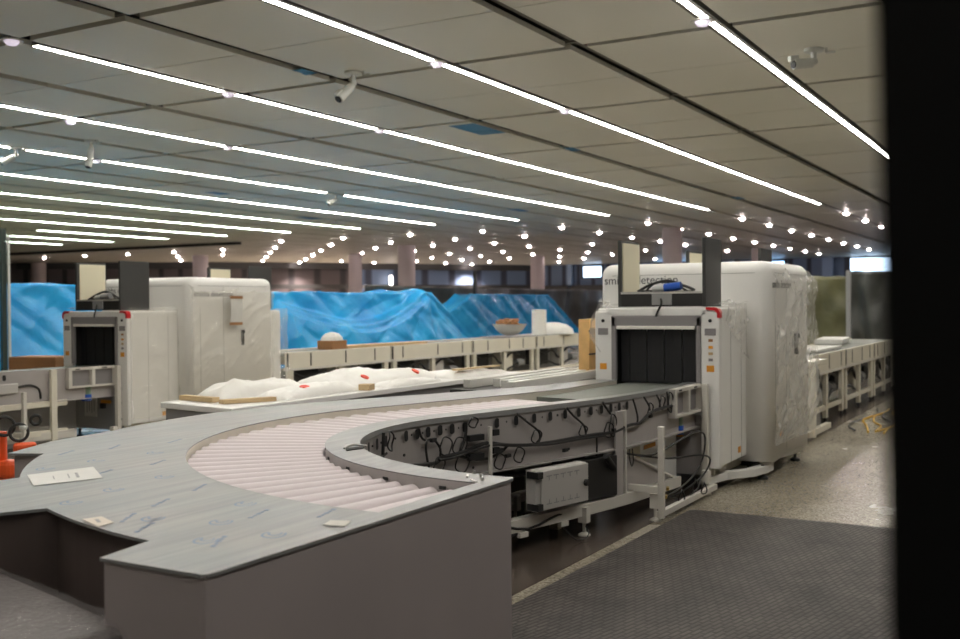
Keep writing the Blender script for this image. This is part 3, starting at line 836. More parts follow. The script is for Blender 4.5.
b.build('sensor_tube', M['cable'], lane)
MB().tube([(6.72,2.69,.50),(6.70,2.68,.44),(6.74,2.68,.38),(6.77,2.68,.42),(6.75,2.68,.50)], .004, 6).build('cable_loop', M['cable'], lane)
MB().tube([(6.3,2.84,.50),(5.9,2.92,.47),(5.4,3.03,.46),(5.0,3.1,.46)], .016, 8).build('conduit', M['cable'], lane)
# heavy cables by the scanner
for pts, r in (([(6.70,2.70,.47),(7.0,2.62,.43),(7.3,2.50,.52),(7.5,2.46,.55),(7.68,2.46,.48),(7.62,2.48,.28),(7.3,2.52,.16),(6.9,2.6,.10)],.007),
               ([(6.75,2.70,.46),(7.2,2.58,.38),(7.6,2.48,.36),(7.80,2.46,.30),(7.72,2.50,.18),(7.4,2.6,.08),(7.1,2.7,.10)],.007),
               ([(6.9,2.56,.20),(7.1,2.54,.12),(7.35,2.52,.07),(7.6,2.50,.10),(7.8,2.54,.14)],.005)):
    MB().tube(pts, r, 8, 4).build('power_cable', M['cable'], lane, smooth=True)
for x, y, z in ((7.25,2.50,.11),(7.5,2.48,.15),(7.68,2.47,.10)):
    loopp = [(x+.05*math.cos(t), y+.01*math.sin(2*t), z+.045*math.sin(t)) for t in [2*PI*k/12 for k in range(13)]]
    MB().tube(loopp, .005, 6, 2).build('cable_loop', M['cable'], lane)
b = MB()
for x, y, z in ((6.98,2.56,.21),(7.1,2.55,.18),(7.0,2.53,.14)): b.obox((x,y,z),(.07,.02,.02),.3)
b.build('terminal', M['brass'], lane)
MB().tube([(6.2,2.82,.10),(6.1,2.72,.03),(5.95,2.74,.02),(5.9,2.8,.10)], .004, 6).build('cable_loop', M['cable'], lane)
MB().tube([(4.9,3.0,.16),(5.3,2.98,.20),(5.6,2.9,.14),(5.9,2.84,.18),(6.1,2.82,.14)], .008, 6).build('power_cable', M['cable'], lane)
MB().tube([(4.9,3.05,.10),(5.5,2.94,.12),(6.0,2.86,.14),(6.6,2.76,.10)], .010, 6).build('power_cable', M['cable'], lane)
for x in (5.55, 5.95):
    MB().obox((x,2.90-(x-5.6)*.2,.115),(.07,.03,.03),R(-16)).build('rail_clamp', M['offwhite'], lane)

lane2 = copytree(lane, None, (0.0, 6.73, 0), ('cable','cable_loop','cable_harness','connector','electrical_box','power_cable','terminal','drive_box','clamp_block','sensor_tube','valve_box','gusset_plate','gusset_edge','conduit','rail_clamp','guard_panel','warning_label','notice_label'))
MB().box(5.2,8.0,9.95,9.97,.02,.52).build('back_panel', M['boxgrey'], lane2)  # added panel in place of clutter, hides the tarp's blue floor reflection
MB().box(5.6,7.42,9.36,9.40,.47,.53).build('side_rail', M['cream'], lane2, bevel=.004)
MB().box(5.6,7.42,9.36,9.40,.17,.23).build('side_rail', M['cream'], lane2, bevel=.004)
MB().box(7.20,7.27,9.33,9.37,.02,.86).build('post', M['cream'], lane2, bevel=.004)
jb = MB().box(6.62,6.86,9.40,9.43,.64,.74).build('junction_box', M['boxgrey'], lane2, bevel=.01)
MB().tube([(6.86,9.41,.70),(7.0,9.40,.71),(7.10,9.40,.66),(7.12,9.40,.56)], .012, 7).build('lead', M['cable'], jb)
MB().box(5.8,7.1,9.6,9.8,.05,.2).build('floor_duct', M['gray'], lane2)
lane2['label'] = 'cream conveyor at the left edge leading into the farther scanner'
# ------------------------------------------------------------------ floor strip and bits under the conveyor
tag(MB().obox((6.9,3.55,.15),(.5,.35,.29),R(-16)).build('grey_carton', mat('greenish_carton', (.30,.31,.25), .7), bevel=.01), 'pale greenish box standing on the floor beneath the conveyor, beside the counter corner', 'box')

# ------------------------------------------------------------------ scanners
def scanner(X, Y, label, hl=.745, cx0=.745, cx1=2.20, cy0=-.21, cy1=1.35, cz=1.86, left=False):
    t = thing('baggage_scanner', label, 'scanner', (X, Y, 0), 'baggage scanners wrapped in plastic')
    Wd = 1.07; w = M['white']
    P = lambda x0,x1,y0,y1,z0,z1: MB().box(X+x0,X+x1,Y+y0,Y+y1,z0,z1)
    # entrance housing : side walls, roof, floor
    P(.05,hl+.1,0,.135,.2,1.40).build('housing_side', w, t, bevel=.008)
    P(.05,hl+.1,Wd-.135,Wd,.2,1.40).build('housing_side', w, t, bevel=.008)
    P(.05,hl+.1,0,Wd,1.375,1.465).build('housing_roof', w, t, bevel=.02, seg=3)
    P(.05,hl+.1,.13,Wd-.13,.60,.80).build('housing_floor', w, t)
    # front frame
    b = MB(); b.box(X,X+.05,Y+.0,Y+.155,.18,1.44).box(X,X+.05,Y+Wd-.155,Y+Wd,.18,1.44).box(X,X+.05,Y+.10,Y+Wd-.10,1.40,1.465)
    ff = b.build('front_frame', w, t, bevel=.012, seg=3)
    b = MB(); b.box(X-.012,X+.03,Y+.150,Y+.192,.86,1.40).box(X-.012,X+.03,Y+Wd-.192,Y+Wd-.150,.86,1.40).box(X-.012,X+.03,Y+.150,Y+Wd-.150,1.315,1.405)
    b.build('tunnel_bezel', M['bezel'], t, bevel=.008)
    P(-.02,.02,.20,Wd-.20,1.292,1.320).build('light_bar', mat('pale_light_bar', (.82,.80,.74), .4), t, bevel=.004)
    b = MB(); b.box(X+.03,X+1.0,Y+.136,Y+.145,.80,1.37).box(X+.03,X+1.0,Y+Wd-.145,Y+Wd-.136,.80,1.37).box(X+.03,X+1.0,Y+.136,Y+Wd-.136,1.36,1.372).box(X+1.0,X+1.01,Y+.136,Y+Wd-.136,.80,1.37)
    b.build('tunnel_lining', M['dark'], t)
    for k in range(9):
        y0 = .195+k*.0758
        MB().obox((X+.10+.008*(k%2), Y+y0+.036, 1.075), (.006,.073,.45), 0, 0, random.uniform(-.006,.006)).build('curtain_strip', M['curtain'], t)
    # lower front panel seen through the conveyor frame
    P(.04,.06,.13,Wd-.13,.12,.60).build('lower_panel', M['gray'] if left else M['greypanel'], t)
    lp = P(.03,.04,.32,.48,.42,.455).build('warning_label', M['orange'], t)
    P(.03,.04,.55,.75,.26,.48).build('notice_label', M['paper'], t)
    b = MB()
    for k in range(4): b.box(X+.028,X+.03,Y+.70-.0-k*.04,Y+.715-k*.04,.30+.02*(k%2),.45)
    b.build('label_print', M['gray'], t)
    b = MB(); b.cyl((X-.01,Y+.34,.575),(X-.01,Y+.34,.655),.055,n=18); b.build('motor_cap', M['green'], t, smooth=True)
    b = MB(); b.cyl((X-.01,Y+.34,.50),(X-.01,Y+.34,.575),.062,n=18); b.build('blue_connector', M['blue'], t, smooth=True)
    for z in (.58,.42,.24): P(-.02,.04,.10,.14,z,z+.03).build('latch', M['black'], t)
    P(0.0,.04,.40,.46,.36,.42).build('knob', M['black'], t)
    for yy, s in ((.075, 1), (Wd-.075, -1)):
        b = MB(); b.lathe((X-.004,Y+yy,1.362),[(.014,-.006),(.014,.006)],14,'x'); b.build('button', M['black'], t)
        P(-.006,.002,yy-.045,yy+.045,1.245,1.30).build('display', M['bezel'], t, bevel=.002)
        P(-.004,.002,yy-.03,yy+.03,.955,1.005).build('warning_label', M['orange'], t)
    for z, c in ((1.205,'brown'),(1.15,'orange'),(1.10,'tan'),(1.05,'bezel')):
        P(-.004,.002,.055,.09,z-.011,z+.011).build('pictogram', M[c], t)
    for yy, s in ((.0, 1), (Wd, -1)):
        a = MB(); pts = [(Y+yy-.004*s, 1.385), (Y+yy-.004*s,1.43), (Y+yy+.012*s,1.458), (Y+yy+.045*s,1.470), (Y+yy+.11*s,1.470), (Y+yy+.11*s,1.448),(Y+yy+.045*s,1.445),(Y+yy+.02*s,1.425),(Y+yy+.018*s,1.385)]
        n = len(pts); vs = [(X-.006,p[0],p[1]) for p in pts]+[(X+.055,p[0],p[1]) for p in pts]
        a.add(vs, [tuple(range(n)), tuple(reversed(range(n,2*n)))]+[(i,(i+1)%n,n+(i+1)%n,n+i) for i in range(n)])
        if not (yy and not left): a.build('corner_lamp', M['red'], t)
    # side seams of the housing
    b = P(.30,.303,-.002,.0,.2,1.40); b.box(X+.6,X+.603,Y-.002,Y,.2,1.40); b.build('panel_seam', M['gray'], t)
    P(.50,.57,-.004,0,.25,.30).build('warning_label', M['orange'], t)
    # main cabinet
    b = MB(); b.box(X+cx0,X+cx1,Y+cy0,Y+cy1,.15,cz)
    cabm = bmesh.new()
    me = bpy.data.meshes.new('cabinet'); me.from_pydata([(p[0]-X,p[1]-Y,p[2]) for p in b.v], [], b.f)
    cabm.from_mesh(me); bmesh.ops.recalc_face_normals(cabm, faces=cabm.faces)
    es = [e for e in cabm.edges if not all(v.co.z < .2 for v in e.verts)]
    bmesh.ops.bevel(cabm, geom=es, offset=.10, segments=6, affect='EDGES', profile=.5)
    for f_ in cabm.faces: f_.smooth = True
    cabm.to_mesh(me); cabm.free(); me.materials.append(w)
    cab = bpy.data.objects.new('cabinet', me); col.objects.link(cab); cab.parent = t; W[cab.name] = Vector((X,Y,0))
    # lid seam
    b = MB(); e = .002
    b.box(X+cx0+.13,X+cx1-.13,Y+cy0-e,Y+cy0+.01,cz-.105,cz-.101).box(X+cx0-e,X+cx0+.01,Y+cy0+.13,Y+cy1-.13,cz-.105,cz-.101)
    b.build('panel_seam', M['gray'], cab)
    mid = (cx0+cx1)/2
    b = MB(); mid = 1.29
    b.box(X+mid,X+mid+.004,Y+cy0-e,Y+cy0+.01,.2,cz-.101).box(X+cx0+.16,X+cx1-.14,Y+cy0-e,Y+cy0+.01,.30,.304).box(X+cx0+.16,X+cx0+.164,Y+cy0-e,Y+cy0+.01,.3,1.5)
    b.build('door_seam', M['gray'], cab)
    b = MB(); b.box(X+mid+.30,X+mid+.335,Y+cy0-.03,Y+cy0,1.03,1.22).box(X+mid+.303,X+mid+.332,Y+cy0-.045,Y+cy0-.03,1.18,1.22)
    b.build('door_handle', M['black'], cab, bevel=.005)
    P(cx0+.3,cx0+.36,cy0-.004,cy0,.34,.38).build('warning_label', M['orange'], cab)
    LS = .105
    # maker's lettering on the front and the side
    w_ = W[cab.name]
    tx = mat('dark_grey_lettering', (.10,.10,.11), .5)
    lettering('smiths detection', LS, tx, cab, (X+cx0-.003, Y+cy1-.05, cz-.18), (PI/2,0,-PI/2), 'lettering')
    lettering('smiths detection', LS*.93, tx, cab, (X+cx0+.06, Y+cy0-.003, cz-.23), (PI/2,0,0), 'lettering')
    # exit housing
    P(cx1-.05,cx1+.42,.03,Wd-.03,.25,1.46).build('exit_housing', w, t, bevel=.03, seg=3)
    # base frame with outriggers
    b = MB()
    b.box(X+.1,X+cx1+.35,Y+.08,Y+.16,.10,.19).box(X+.1,X+cx1+.3,Y+Wd-.16,Y+Wd-.08,.10,.19)
    for xx in (.15,1.2,cx1): b.box(X+xx,X+xx+.08,Y+.08,Y+Wd-.08,.10,.17)
    b.build('base_frame', M['cream'], t, bevel=.006)
    b = MB(); L_ = [(X-.0,Y+.09),(X+.30,Y+.03),(X+.55,Y-.12),(X+.80,Y-.17),(X+1.0,Y-.17)]
    b.wall(L_, .05, .115, .09); b.wall([(X+1.0,Y-.13),(X+1.5,Y-.10),(X+1.95,Y-.17),(X+2.05,Y-.17)], .08, .135, .08)
    b.build('outrigger', w, t, bevel=.006)
    for (xx, yy) in ((.12,.12),(.78,-.13),(1.0,.05),(1.95,-.13),(2.4,.1),(.12,Wd-.12),(2.4,Wd-.12)):
        b = MB(); b.cyl((X+xx,Y+yy,.02),(X+xx,Y+yy,.12),.014,n=10).lathe((X+xx,Y+yy,0),[(.045,0),(.045,.02),(.02,.035)],16); b.build('foot', M['black'], t, smooth=True)
    MB().obox((X+1.0,Y+.05,.12),(.25,.12,.06)).build('castor_block', M['black'], t)
    return t
sc1 = scanner(8.09, 2.47, 'nearer white baggage scanner at the right with the curved conveyor running into it')
sc2 = scanner(8.09, 9.20, 'farther white baggage scanner at the left, its long side fully wrapped in clear film', left=True)

def uframe(X, Y, label, inner=True):
    t = thing('upright_panel_frame', label, 'panel frame', (X, Y, 1.47), 'u-shaped panel frames on top of the scanners')
    P = lambda x0,x1,y0,y1,z0,z1: MB().box(X+x0,X+x1,Y+y0,Y+y1,z0,z1)
    P(0,.42,.0,.028,1.475,2.03).build('side_panel', M['panelgrey'], t, bevel=.004)
    s = P(0,.42,.722,.75,1.475,2.03).build('side_panel', M['panelgrey'], t, bevel=.004)
    P(.035,.40,.712,.722,1.60,2.01).build('liner', M['beige'], s)
    b = P(0,.05,.028,.722,1.48,1.585); b.box(X+.37,X+.42,Y+.028,Y+.722,1.48,1.585).box(X+.05,X+.37,Y+.028,Y+.722,1.478,1.49)
    b.build('base_channel', M['blackplate'], t, bevel=.003)
    P(-.006,.0,.028,.722,1.582,1.60).build('front_edge', M['alu'], t)
    P(-.012,0,.28,.45,1.49,1.585).build('bracket', M['gray'], t, bevel=.003)
    MB().tube([(X-.014,Y+.37,1.54),(X-.03,Y+.36,1.50),(X-.03,Y+.39,1.44),(X-.02,Y+.41,1.40)], .009, 7).build('cable', M['cable'], t)
    b = MB(); b.tube([(X+.06,Y+.60,1.60),(X+.1,Y+.50,1.66),(X+.1,Y+.36,1.69),(X+.1,Y+.25,1.66),(X+.08,Y+.12,1.61),(X+.06,Y+.2,1.595),(X+.06,Y+.4,1.60),(X+.06,Y+.58,1.605)], .012, 7, 4)
    b.tube([(X+.10,Y+.55,1.60),(X+.12,Y+.45,1.68),(X+.12,Y+.3,1.66),(X+.1,Y+.18,1.60)], .009, 7, 4)
    b.build('cable_coil', M['cable'], t, smooth=True)
    MB().cyl((X+.05,Y+.36,1.63),(X+.05,Y+.22,1.645),.034,n=14).build('plug', M['blue'] if inner else M['gray'], t, smooth=True)
    MB().cyl((X+.05,Y+.46,1.62),(X+.05,Y+.36,1.63),.026,n=14).build('plug_sleeve', M['camera'], t, smooth=True)
uframe(8.10, 2.585, 'u-shaped dark panel frame with beige inside, blue plug on it, on the nearer scanner')
uframe(8.10, 9.31, 'u-shaped dark panel frame with beige inside, grey cable bundle on it, on the farther scanner', False)
uframe(10.05, 2.66, 'dark upright panel frame at the exit end of the nearer scanner, only its top showing', False)
uframe(10.20, 9.31, 'dark upright panel frame at the exit end of the farther scanner', False)
# ------------------------------------------------------------------ clear film over the scanners
def crease(x, z, sd, s=2.2):
    a = 0; w = 1; t = 0
    for k in range(3):
        px, pz = x*.8+z*.6, z*.8-x*.6
        a += w*(1-abs(noise.noise(Vector((px*s*.8+sd, pz*s*1.7, sd*1.3))))*2.2)**1; t += w
        s *= 2.1; w *= .5; x, z = x+.13, z-.07
    return max(0, a/t)**2.2
def nz(x, y, z, s): return noise.noise(Vector((x*s, y*s, z*s)))
def film(name, fns, label, m):
    b = MB()
    for fn, nu, nv in fns: b.grid(fn, nu, nv)
    o = b.build(name, m, smooth=True)
    for p in o.data.polygons: p.use_smooth = True
    return tag(o, label, 'plastic wrap')
# nearer scanner: side of the tall cabinet and rear corner
X, Y = 8.09, 2.47
def f1(u, v):
    x = X+.85+u*1.52; z = .28+v*1.53
    y = Y-.222-.058*crease(x,z,1,1.9)
    if u > .68: y += .0; 
    y -= .05*max(0, u-.6)*max(0, .8-v)*3
    if v > .93: y += (v-.93)*1.0
    x += .10*max(0,u-.8)*(1-v)*5*.4
    return (x, y, z)
def f2(u, v):
    y = Y-.03+u*1.1; x = X+.06+v*.68
    z = 1.475+.05*crease(x,y,5,3)+.09*max(0, abs(u-.5)*2-.55)*(.6+.6*nz(x,y,2,4))+.05*max(0,v-.7)
    return (x, y, z)
def f3(u, v):
    x = X+.10+u*.64; z = 1.50-v*(.14+.34*u)+.0
    y = Y-.010-.04*crease(x,z,9)
    return (x, y, z)
def f4(u, v):
    x = X-.03+.25*v; y = Y+1.02+.09*math.sin(u*PI)+.03*nz(x,u,3,5); z = 1.10+u*.42
    return (x, y, z)
film('plastic_film', [(f1,170,150),(f2,80,60),(f3,80,40),(f4,24,16)], 'clear crinkled plastic film over the top and rear side of the nearer scanner', M['film'])
# farther scanner: whole side
X2, Y2 = 8.09, 9.20
def g1(u, v):
    x = X2+.05+u*.72; z = .25+v*1.23
    return (x, Y2-.012-.05*crease(x,z,4), z)
def g2(u, v):
    x = X2+.76+u*1.42; z = .28+v*1.50
    y = Y2-.218-.045*crease(x,z,7)
    if v > .93: y += (v-.93)*1.0
    return (x, y, z)
def g3(u, v):
    x = X2+2.18+u*.50; z = .40+v*1.08
    return (x, Y2-.02-.16*(1-u)-.05*crease(x,z,6), z)
def g4(u, v):
    y = Y2-.03+u*1.1; x = X2+.05+v*.68
    return (x, y, 1.485+.035*abs(nz(x,y,8,6)))
film('plastic_film', [(g1,90,110),(g2,150,140),(g3,50,90),(g4,60,50)], 'clear crinkled plastic film wrapping the whole side of the farther scanner', filmmat('milky_plastic_film', .26, (.9,.87,.78)))
# taped notice on the farther scanner
n_ = MB()
n_.grid(lambda u, v: (9.40+u*.20+.01*v, 8.90-.012*math.sin(v*PI), 1.30+v*.31), 4, 8)
no = n_.build('paper_notice', M['paper'], solid=.002); W[no.name] = Vector((0,0,0))
tag(no, 'white paper notice taped to the side of the farther scanner', 'notice')
MB().obox((9.51,8.895,1.62),(.22,.004,.035)).build('tape_strip', M['brown'], no)
MB().obox((9.50,8.895,1.30),(.22,.004,.035)).build('tape_strip', M['brown'], no)

# ------------------------------------------------------------------ straight belt conveyors
def straight(X0, L, Y0, Y1, label, group, seed, z=.87, clutter=True):
    t = thing('belt_conveyor', label, 'conveyor', (X0, Y0, 0), group); rg = random.Random(seed)
    cm = M['cream']
    X1 = X0+L
    MB().box(X0+.01,X1-.01,Y0,Y0+.03,z-.22,z).build('side_rail', cm, t, bevel=.004)
    MB().box(X0+.01,X1-.01,Y1-.03,Y1,z-.22,z).build('side_rail', cm, t, bevel=.004)
    MB().box(X0+.01,X1-.01,Y0+.03,Y1-.03,z-.05,z-.01).build('belt', M['belt'], t)
    b = MB()
    for k in range(3):
        xx = X0+L*(k+.5)/3+rg.uniform(-.15,.15); b.box(xx,xx+.025,Y0-.004,Y0,z-.20,z-.02)
    b.box(X0+.012,X0+.05,Y0-.004,Y0,z-.21,z-.01); b.build('slot', M['dark'], t)
    MB().box(X0,X1,Y0-.012,Y0+.04,z-.25,z-.22).build('ledge', M['offwhite'], t)
    for xx in (X0+.06, X0+L*.48, X1-.16):
        MB().box(xx,xx+.11,Y0+.01,Y0+.06,.06,z-.24).build('leg', cm, t, bevel=.004)
        MB().box(xx,xx+.08,Y1-.06,Y1-.01,.06,z-.22).build('leg', cm, t, bevel=.004)
    for xx in (X0+.1, X0+L*.5, X1-.12):
        MB().cyl((xx,Y0+.035,0),(xx,Y0+.035,.07),.02,n=8).cyl((xx,Y0+.035,0),(xx,Y0+.035,.01),.04,n=10).build('foot', M['black'], t)
    MB().box(X0+.06,X1-.06,Y0+.02,Y0+.055,.16,.22).build('lower_rail', cm, t, bevel=.004)
    if clutter:
        MB().box(X0+.3,X0+.95,Y0+.2,Y0+.4,.28,.60).build('drive_unit', M['blackplate'], t, bevel=.01)
        MB().box(X0+1.25,X0+1.75,Y0+.12,Y0+.3,.24,.62).build('control_box', M['boxgrey'] if seed % 2 else M['cream'], t, bevel=.01)
        MB().tube([(X0+.2,Y0+.1,.60),(X0+.5,Y0+.08,.50),(X0+.9,Y0+.08,.56),(X0+1.2,Y0+.08,.40),(X0+1.6,Y0+.08,.58),(X0+2.0,Y0+.08,.52)],.02,7).build('cable', M['cable'], t)
        MB().tube([(X0+.2,Y0+.1,.26),(X0+.7,Y0+.08,.34),(X0+1.2,Y0+.08,.24),(X0+1.9,Y0+.1,.36)],.018,7).build('cable', M['cable'], t)
        MB().cyl((X0+2.0,Y0+.2,.36),(X0+2.25,Y0+.2,.36),.08,n=14).build('motor', M['gray'], t, smooth=True)
        MB().box(X0+.1,X1-.1,Y1-.09,Y1-.07,.1,.6).build('back_panel', M['gray'], t)
    return t
gl = 'cream belt conveyors in a row behind the farther scanner'
pos = ['directly behind the farther scanner, under the cardboard box', 'second from the farther scanner, in front of the big blue tarp', 'third from the farther scanner, in front of the gap between tarps', 'last before the wooden board, under the white bowl']
for i in range(4):
    straight(11.0+i*2.52, 2.5, 9.40, 10.2, 'cream belt conveyor section, '+pos[i], gl, i)
posr = ['just behind the nearer scanner', 'middle of the three behind the nearer scanner', 'farthest of the three behind the nearer scanner']
for i in range(3):
    straight(12.3+i*2.25, 2.22, 2.72, 3.48, 'cream belt conveyor section, '+posr[i], 'conveyor sections behind the nearer scanner', i+5)
# flat boards on them
def slab(name, poly, z0, z1, m, label, cat, bevel=0):
    return tag(MB().prism(poly, z0, z1).build(name, m, bevel=bevel), label, cat)
slab('tan_board', [(12.45,9.45),(14.6,9.42),(14.6,9.62),(12.45,9.8)], .872, .91, M['tan'], 'long tan board on the conveyor beside the cardboard box', 'board')
bx = thing('cardboard_box', 'brown cardboard box with crumpled white paper on the far conveyor', 'box', (12.2,9.56,.872))
MB().box(12.05,12.40,9.42,9.70,.872,1.0).build('carton', M['brown'], bx, bevel=.006)
pp = MB(); pp.lathe((12.22,9.56,1.0),[(.17,0),(.15,.05),(.10,.10),(.02,.12)],9); pp.build('crumpled_paper', M['paper'], bx)
bw = thing('white_bowl', 'large white bowl tilted on the far conveyor, filled with brown scraps', 'bowl', (18.35,9.58,.9))
MB().lathe((18.1,9.75,.90),[(.08,0),(.18,.04),(.27,.12),(.34,.22),(.325,.22),(.25,.13),(.16,.06),(.02,.04)],28).build('bowl', M['paper'], bw, smooth=True)
b = MB(); rg = random.Random(5)
for k in range(14):
    a = rg.uniform(0,2*PI); q = rg.uniform(0,.2); b.obox((18.1+q*math.cos(a),9.75+q*math.sin(a),1.10+rg.uniform(0,.1)),(.16,.10,.06),a,rg.uniform(-.5,.5))
b.build('scraps', M['brown'], bw, bevel=.01)
tag(MB().cyl((19.1,9.6,.887),(19.1,9.6,1.40),.15,n=24).cyl((19.1,9.6,1.40),(19.1,9.6,1.405),.05,n=12).build('white_drum', M['foam'], smooth=True), 'white upright roll between the bowl and the low mound', 'roll')
tag(MB().lathe((19.95,9.7,.887),[(.45,0),(.42,.10),(.30,.19),(.12,.235),(.01,.24)],24).build('foam_mound', M['paper'], smooth=True), 'low white domed foam mound right of the white roll', 'foam')
tag(MB().box(17.6,20.7,9.43,10.15,.872,.885).build('thin_tray', M['gray']), 'thin grey board under the white bowl and roll', 'board')
tag(MB().obox((8.35,11.0,.46),(.40,.62,.92),R(20)).build('brown_carton', M['brown'], bevel=.01), 'brown carton standing left of the farther scanner opening, only its top showing', 'carton')
tag(MB().obox((14.2,3.1,.886),(1.6,.5,.03)).build('white_sheet', M['paper']), 'flat white sheet on the conveyor right behind the nearer scanner', 'sheet')
tag(MB().obox((16.6,3.3,.912),(1.2,.4,.08),.1).build('foam_slab', M['paper'], bevel=.01), 'thick white slab lying farther along the conveyor behind the nearer scanner', 'slab')
# open cabinet at the scanner's far end
t = thing('cable_cabinet', 'cream open cabinet with hanging wires at the rear of the nearer scanner', 'cabinet', (11.5,2.6,0))
MB().box(11.42,11.48,2.45,2.52,.05,.86).build('post', M['cream'], t); MB().box(12.2,12.26,2.62,2.68,.05,.86).build('post', M['cream'], t)
MB().box(11.9,12.22,2.60,2.64,.22,.66).build('door', M['white'], t, bevel=.01)
MB().box(11.4,12.3,2.5,3.3,.80,.86).build('top', M['cream'], t, bevel=.01)
MB().box(11.5,12.2,2.64,2.70,.3,.8).build('back_panel', M['gray'], t)
for k in range(5):
    MB().tube([(11.5+k*.12,2.56,.80),(11.55+k*.12,2.54,.68+.04*(k%2)),(11.62+k*.1,2.54,.74),(11.68+k*.12,2.56,.6)],.012,6).build('wire', M['cable'], t)
MB().box(11.3,12.4,2.48,2.54,.06,.12).build('floor_rail', M['cream'], t)
# yellow cables on the floor
for i in range(7):
    rg = random.Random(i+20); y0 = 1.75+i*.09
    pts = [(12.6+k*.55+rg.uniform(-.1,.1), y0+.10*math.sin(k*1.3+i)+k*.035, .012) for k in range(6)]
    tag(MB().tube(pts, .011, 6, 4).build('floor_cable', M['yellow'] if i % 3 else M['cable'], smooth=True), 'loose thin cable in the tangle on the terrazzo beyond the nearer scanner', 'cable', 'tangled yellow cables on the floor')

# ------------------------------------------------------------------ bench with packages between the lanes
t = thing('work_bench', 'long white-topped bench behind the curved counter, carrying the foam parcels', 'bench', (6.5,5.0,0))
MB().prism([(4.82,4.56),(8.7,4.56),(8.7,5.42),(4.96,5.33)],.83,.87).build('bench_top', M['white'], t, bevel=.006)
MB().prism([(4.84,4.60),(4.86,4.60),(5.0,5.30),(4.98,5.30)],.05,.83).build('end_panel', M['gray'], t)
MB().box(4.90,8.6,4.60,4.62,.05,.83).build('front_panel', M['gray'], t)
for x in (5.05, 8.6):
    for y in (4.65,5.26): MB().box(x-.03,x+.03,y-.03,y+.03,0,.83).build('leg', M['offwhite'], t)
t = thing('low_bench', 'narrow grey bench holding the metal profiles beside the nearer scanner', 'bench', (7.8,4.15,0))
MB().box(7.3,9.6,3.90,4.50,.78,.81).build('bench_top', M['blackplate'], t, bevel=.004)
for x in (7.4, 9.4):
    for y in (3.97,4.44): MB().box(x-.025,x+.025,y-.025,y+.025,0,.78).build('leg', M['offwhite'], t)
def parcel(c, size, rz, label, stick=None, seed=0, m='foam'):
    lx, ly, lz = size
    t = thing('foam_parcel', label, 'parcel', c, 'foam-wrapped parcels on the bench')
    b = MB(); nu, nv = 60, 36
    def fn(u, v, top=True):
        a = (u-.5)*2; d = (v-.5)*2
        e = max(0, (1-abs(a)**3.2)*(1-abs(d)**3.2))**.62
        x = a*lx/2*(1+.04*nz(a,d,seed,2)); y = d*ly/2*(1+.06*nz(a,d,seed+3,2))
        z = lz*e*(.80+.25*nz(a*1.1,d*1.1,seed+9,1.5)+.30*crease(a*.8,d*.5,seed,1.2)) if top else 0
        return (c[0]+x*math.cos(rz)-y*math.sin(rz), c[1]+x*math.sin(rz)+y*math.cos(rz), c[2]+max(z, 0))
    b.grid(fn, nu, nv)
    b.grid(lambda u, v: fn(u, v, False), nu, nv)
    o = b.build('foam_wrap', M[m], t)
    for p in o.data.polygons: p.use_smooth = True
    if stick:
        for (u, v) in stick:
            p = Vector(fn(u, v)); q = Vector(fn(u+.03, v)); w = Vector(fn(u, v+.04))
            n = (q-p).cross(w-p).normalized(); n = n if n.z > 0 else -n
            MB().cyl(p-n*.01, p+n*.006, .035, n=12).build('red_sticker', M['redtape'], t)
    return t
parcel((5.65,5.12,.872), (.80,.34,.125), R(-10), 'foam parcel nearest the farther scanner, at the left end of the bench', None, 1)
parcel((5.85,4.78,.872), (.95,.28,.09), R(4), 'foam parcel with a red mark at the front left of the bench', [(.35,.3)], 2)
parcel((7.00,5.08,.872), (1.55,.56,.125), R(2), 'largest humped foam parcel with red dots, middle of the bench', [(.25,.12),(.72,.1)], 3)
parcel((6.95,4.69,.872), (.80,.20,.05), R(0), 'low flat foam parcel at the bench edge below the largest one', None, 4)
parcel((8.05,4.76,.872), (.95,.30,.065), R(-2), 'foam parcel at the right end of the bench', None, 5)
slab('wooden_batten', [(5.0,4.80),(5.02,4.86),(5.35,4.70),(5.33,4.64)], .873, .90, M['tan'], 'short wooden batten at the left front corner of the bench', 'batten')
slab('wooden_batten', [(7.7,4.66),(8.4,4.63),(8.4,4.68),(7.7,4.72)], .935, .95, M['tan'], 'thin wooden batten lying across the right parcels', 'batten')
slab('wooden_batten', [(5.05,4.95),(5.1,5.3),(5.16,5.3),(5.11,4.94)], .873, .905, M['tan'], 'wooden batten along the left end of the bench', 'batten')
tag(MB().obox((6.33,4.63,.895),(.10,.09,.045),.2).build('kraft_block', M['tan'], bevel=.004), 'small tan block at the bench edge below the parcels', 'block')
for i, (x0, x1, y, lb) in enumerate([(7.35,9.3,3.96,'nearest aluminium profile on the low bench'), (7.5,9.5,4.09,'second aluminium profile on the low bench'), (7.65,9.4,4.25,'third aluminium profile on the low bench'), (7.45,9.3,4.42,'farthest aluminium profile on the low bench')]):
    b = MB(); b.box(x0,x1,y-.035,y+.035,.812,.882)
    tag(b.build('metal_profile', M['paleprofile'], bevel=.003), lb, 'metal profile', 'aluminium profiles on the low bench')
b = MB(); b.box(9.0,9.55,3.95,4.30,.89,1.52)
wb = thing('wooden_crate_panel', 'light plywood crate end standing left of the nearer scanner', 'crate', (9.2,4.1,.89))
MB().box(9.05,9.42,4.02,4.13,.812,1.36).build('board', M['wood'], wb, bevel=.004)
MB().box(9.42,9.55,4.0,4.13,.812,1.10).build('board', M['wood'], wb, bevel=.004)
for z in (1.24, 1.02): MB().box(9.04,9.43,4.01,4.02,z,z+.015).build('strap', M['black'], wb)

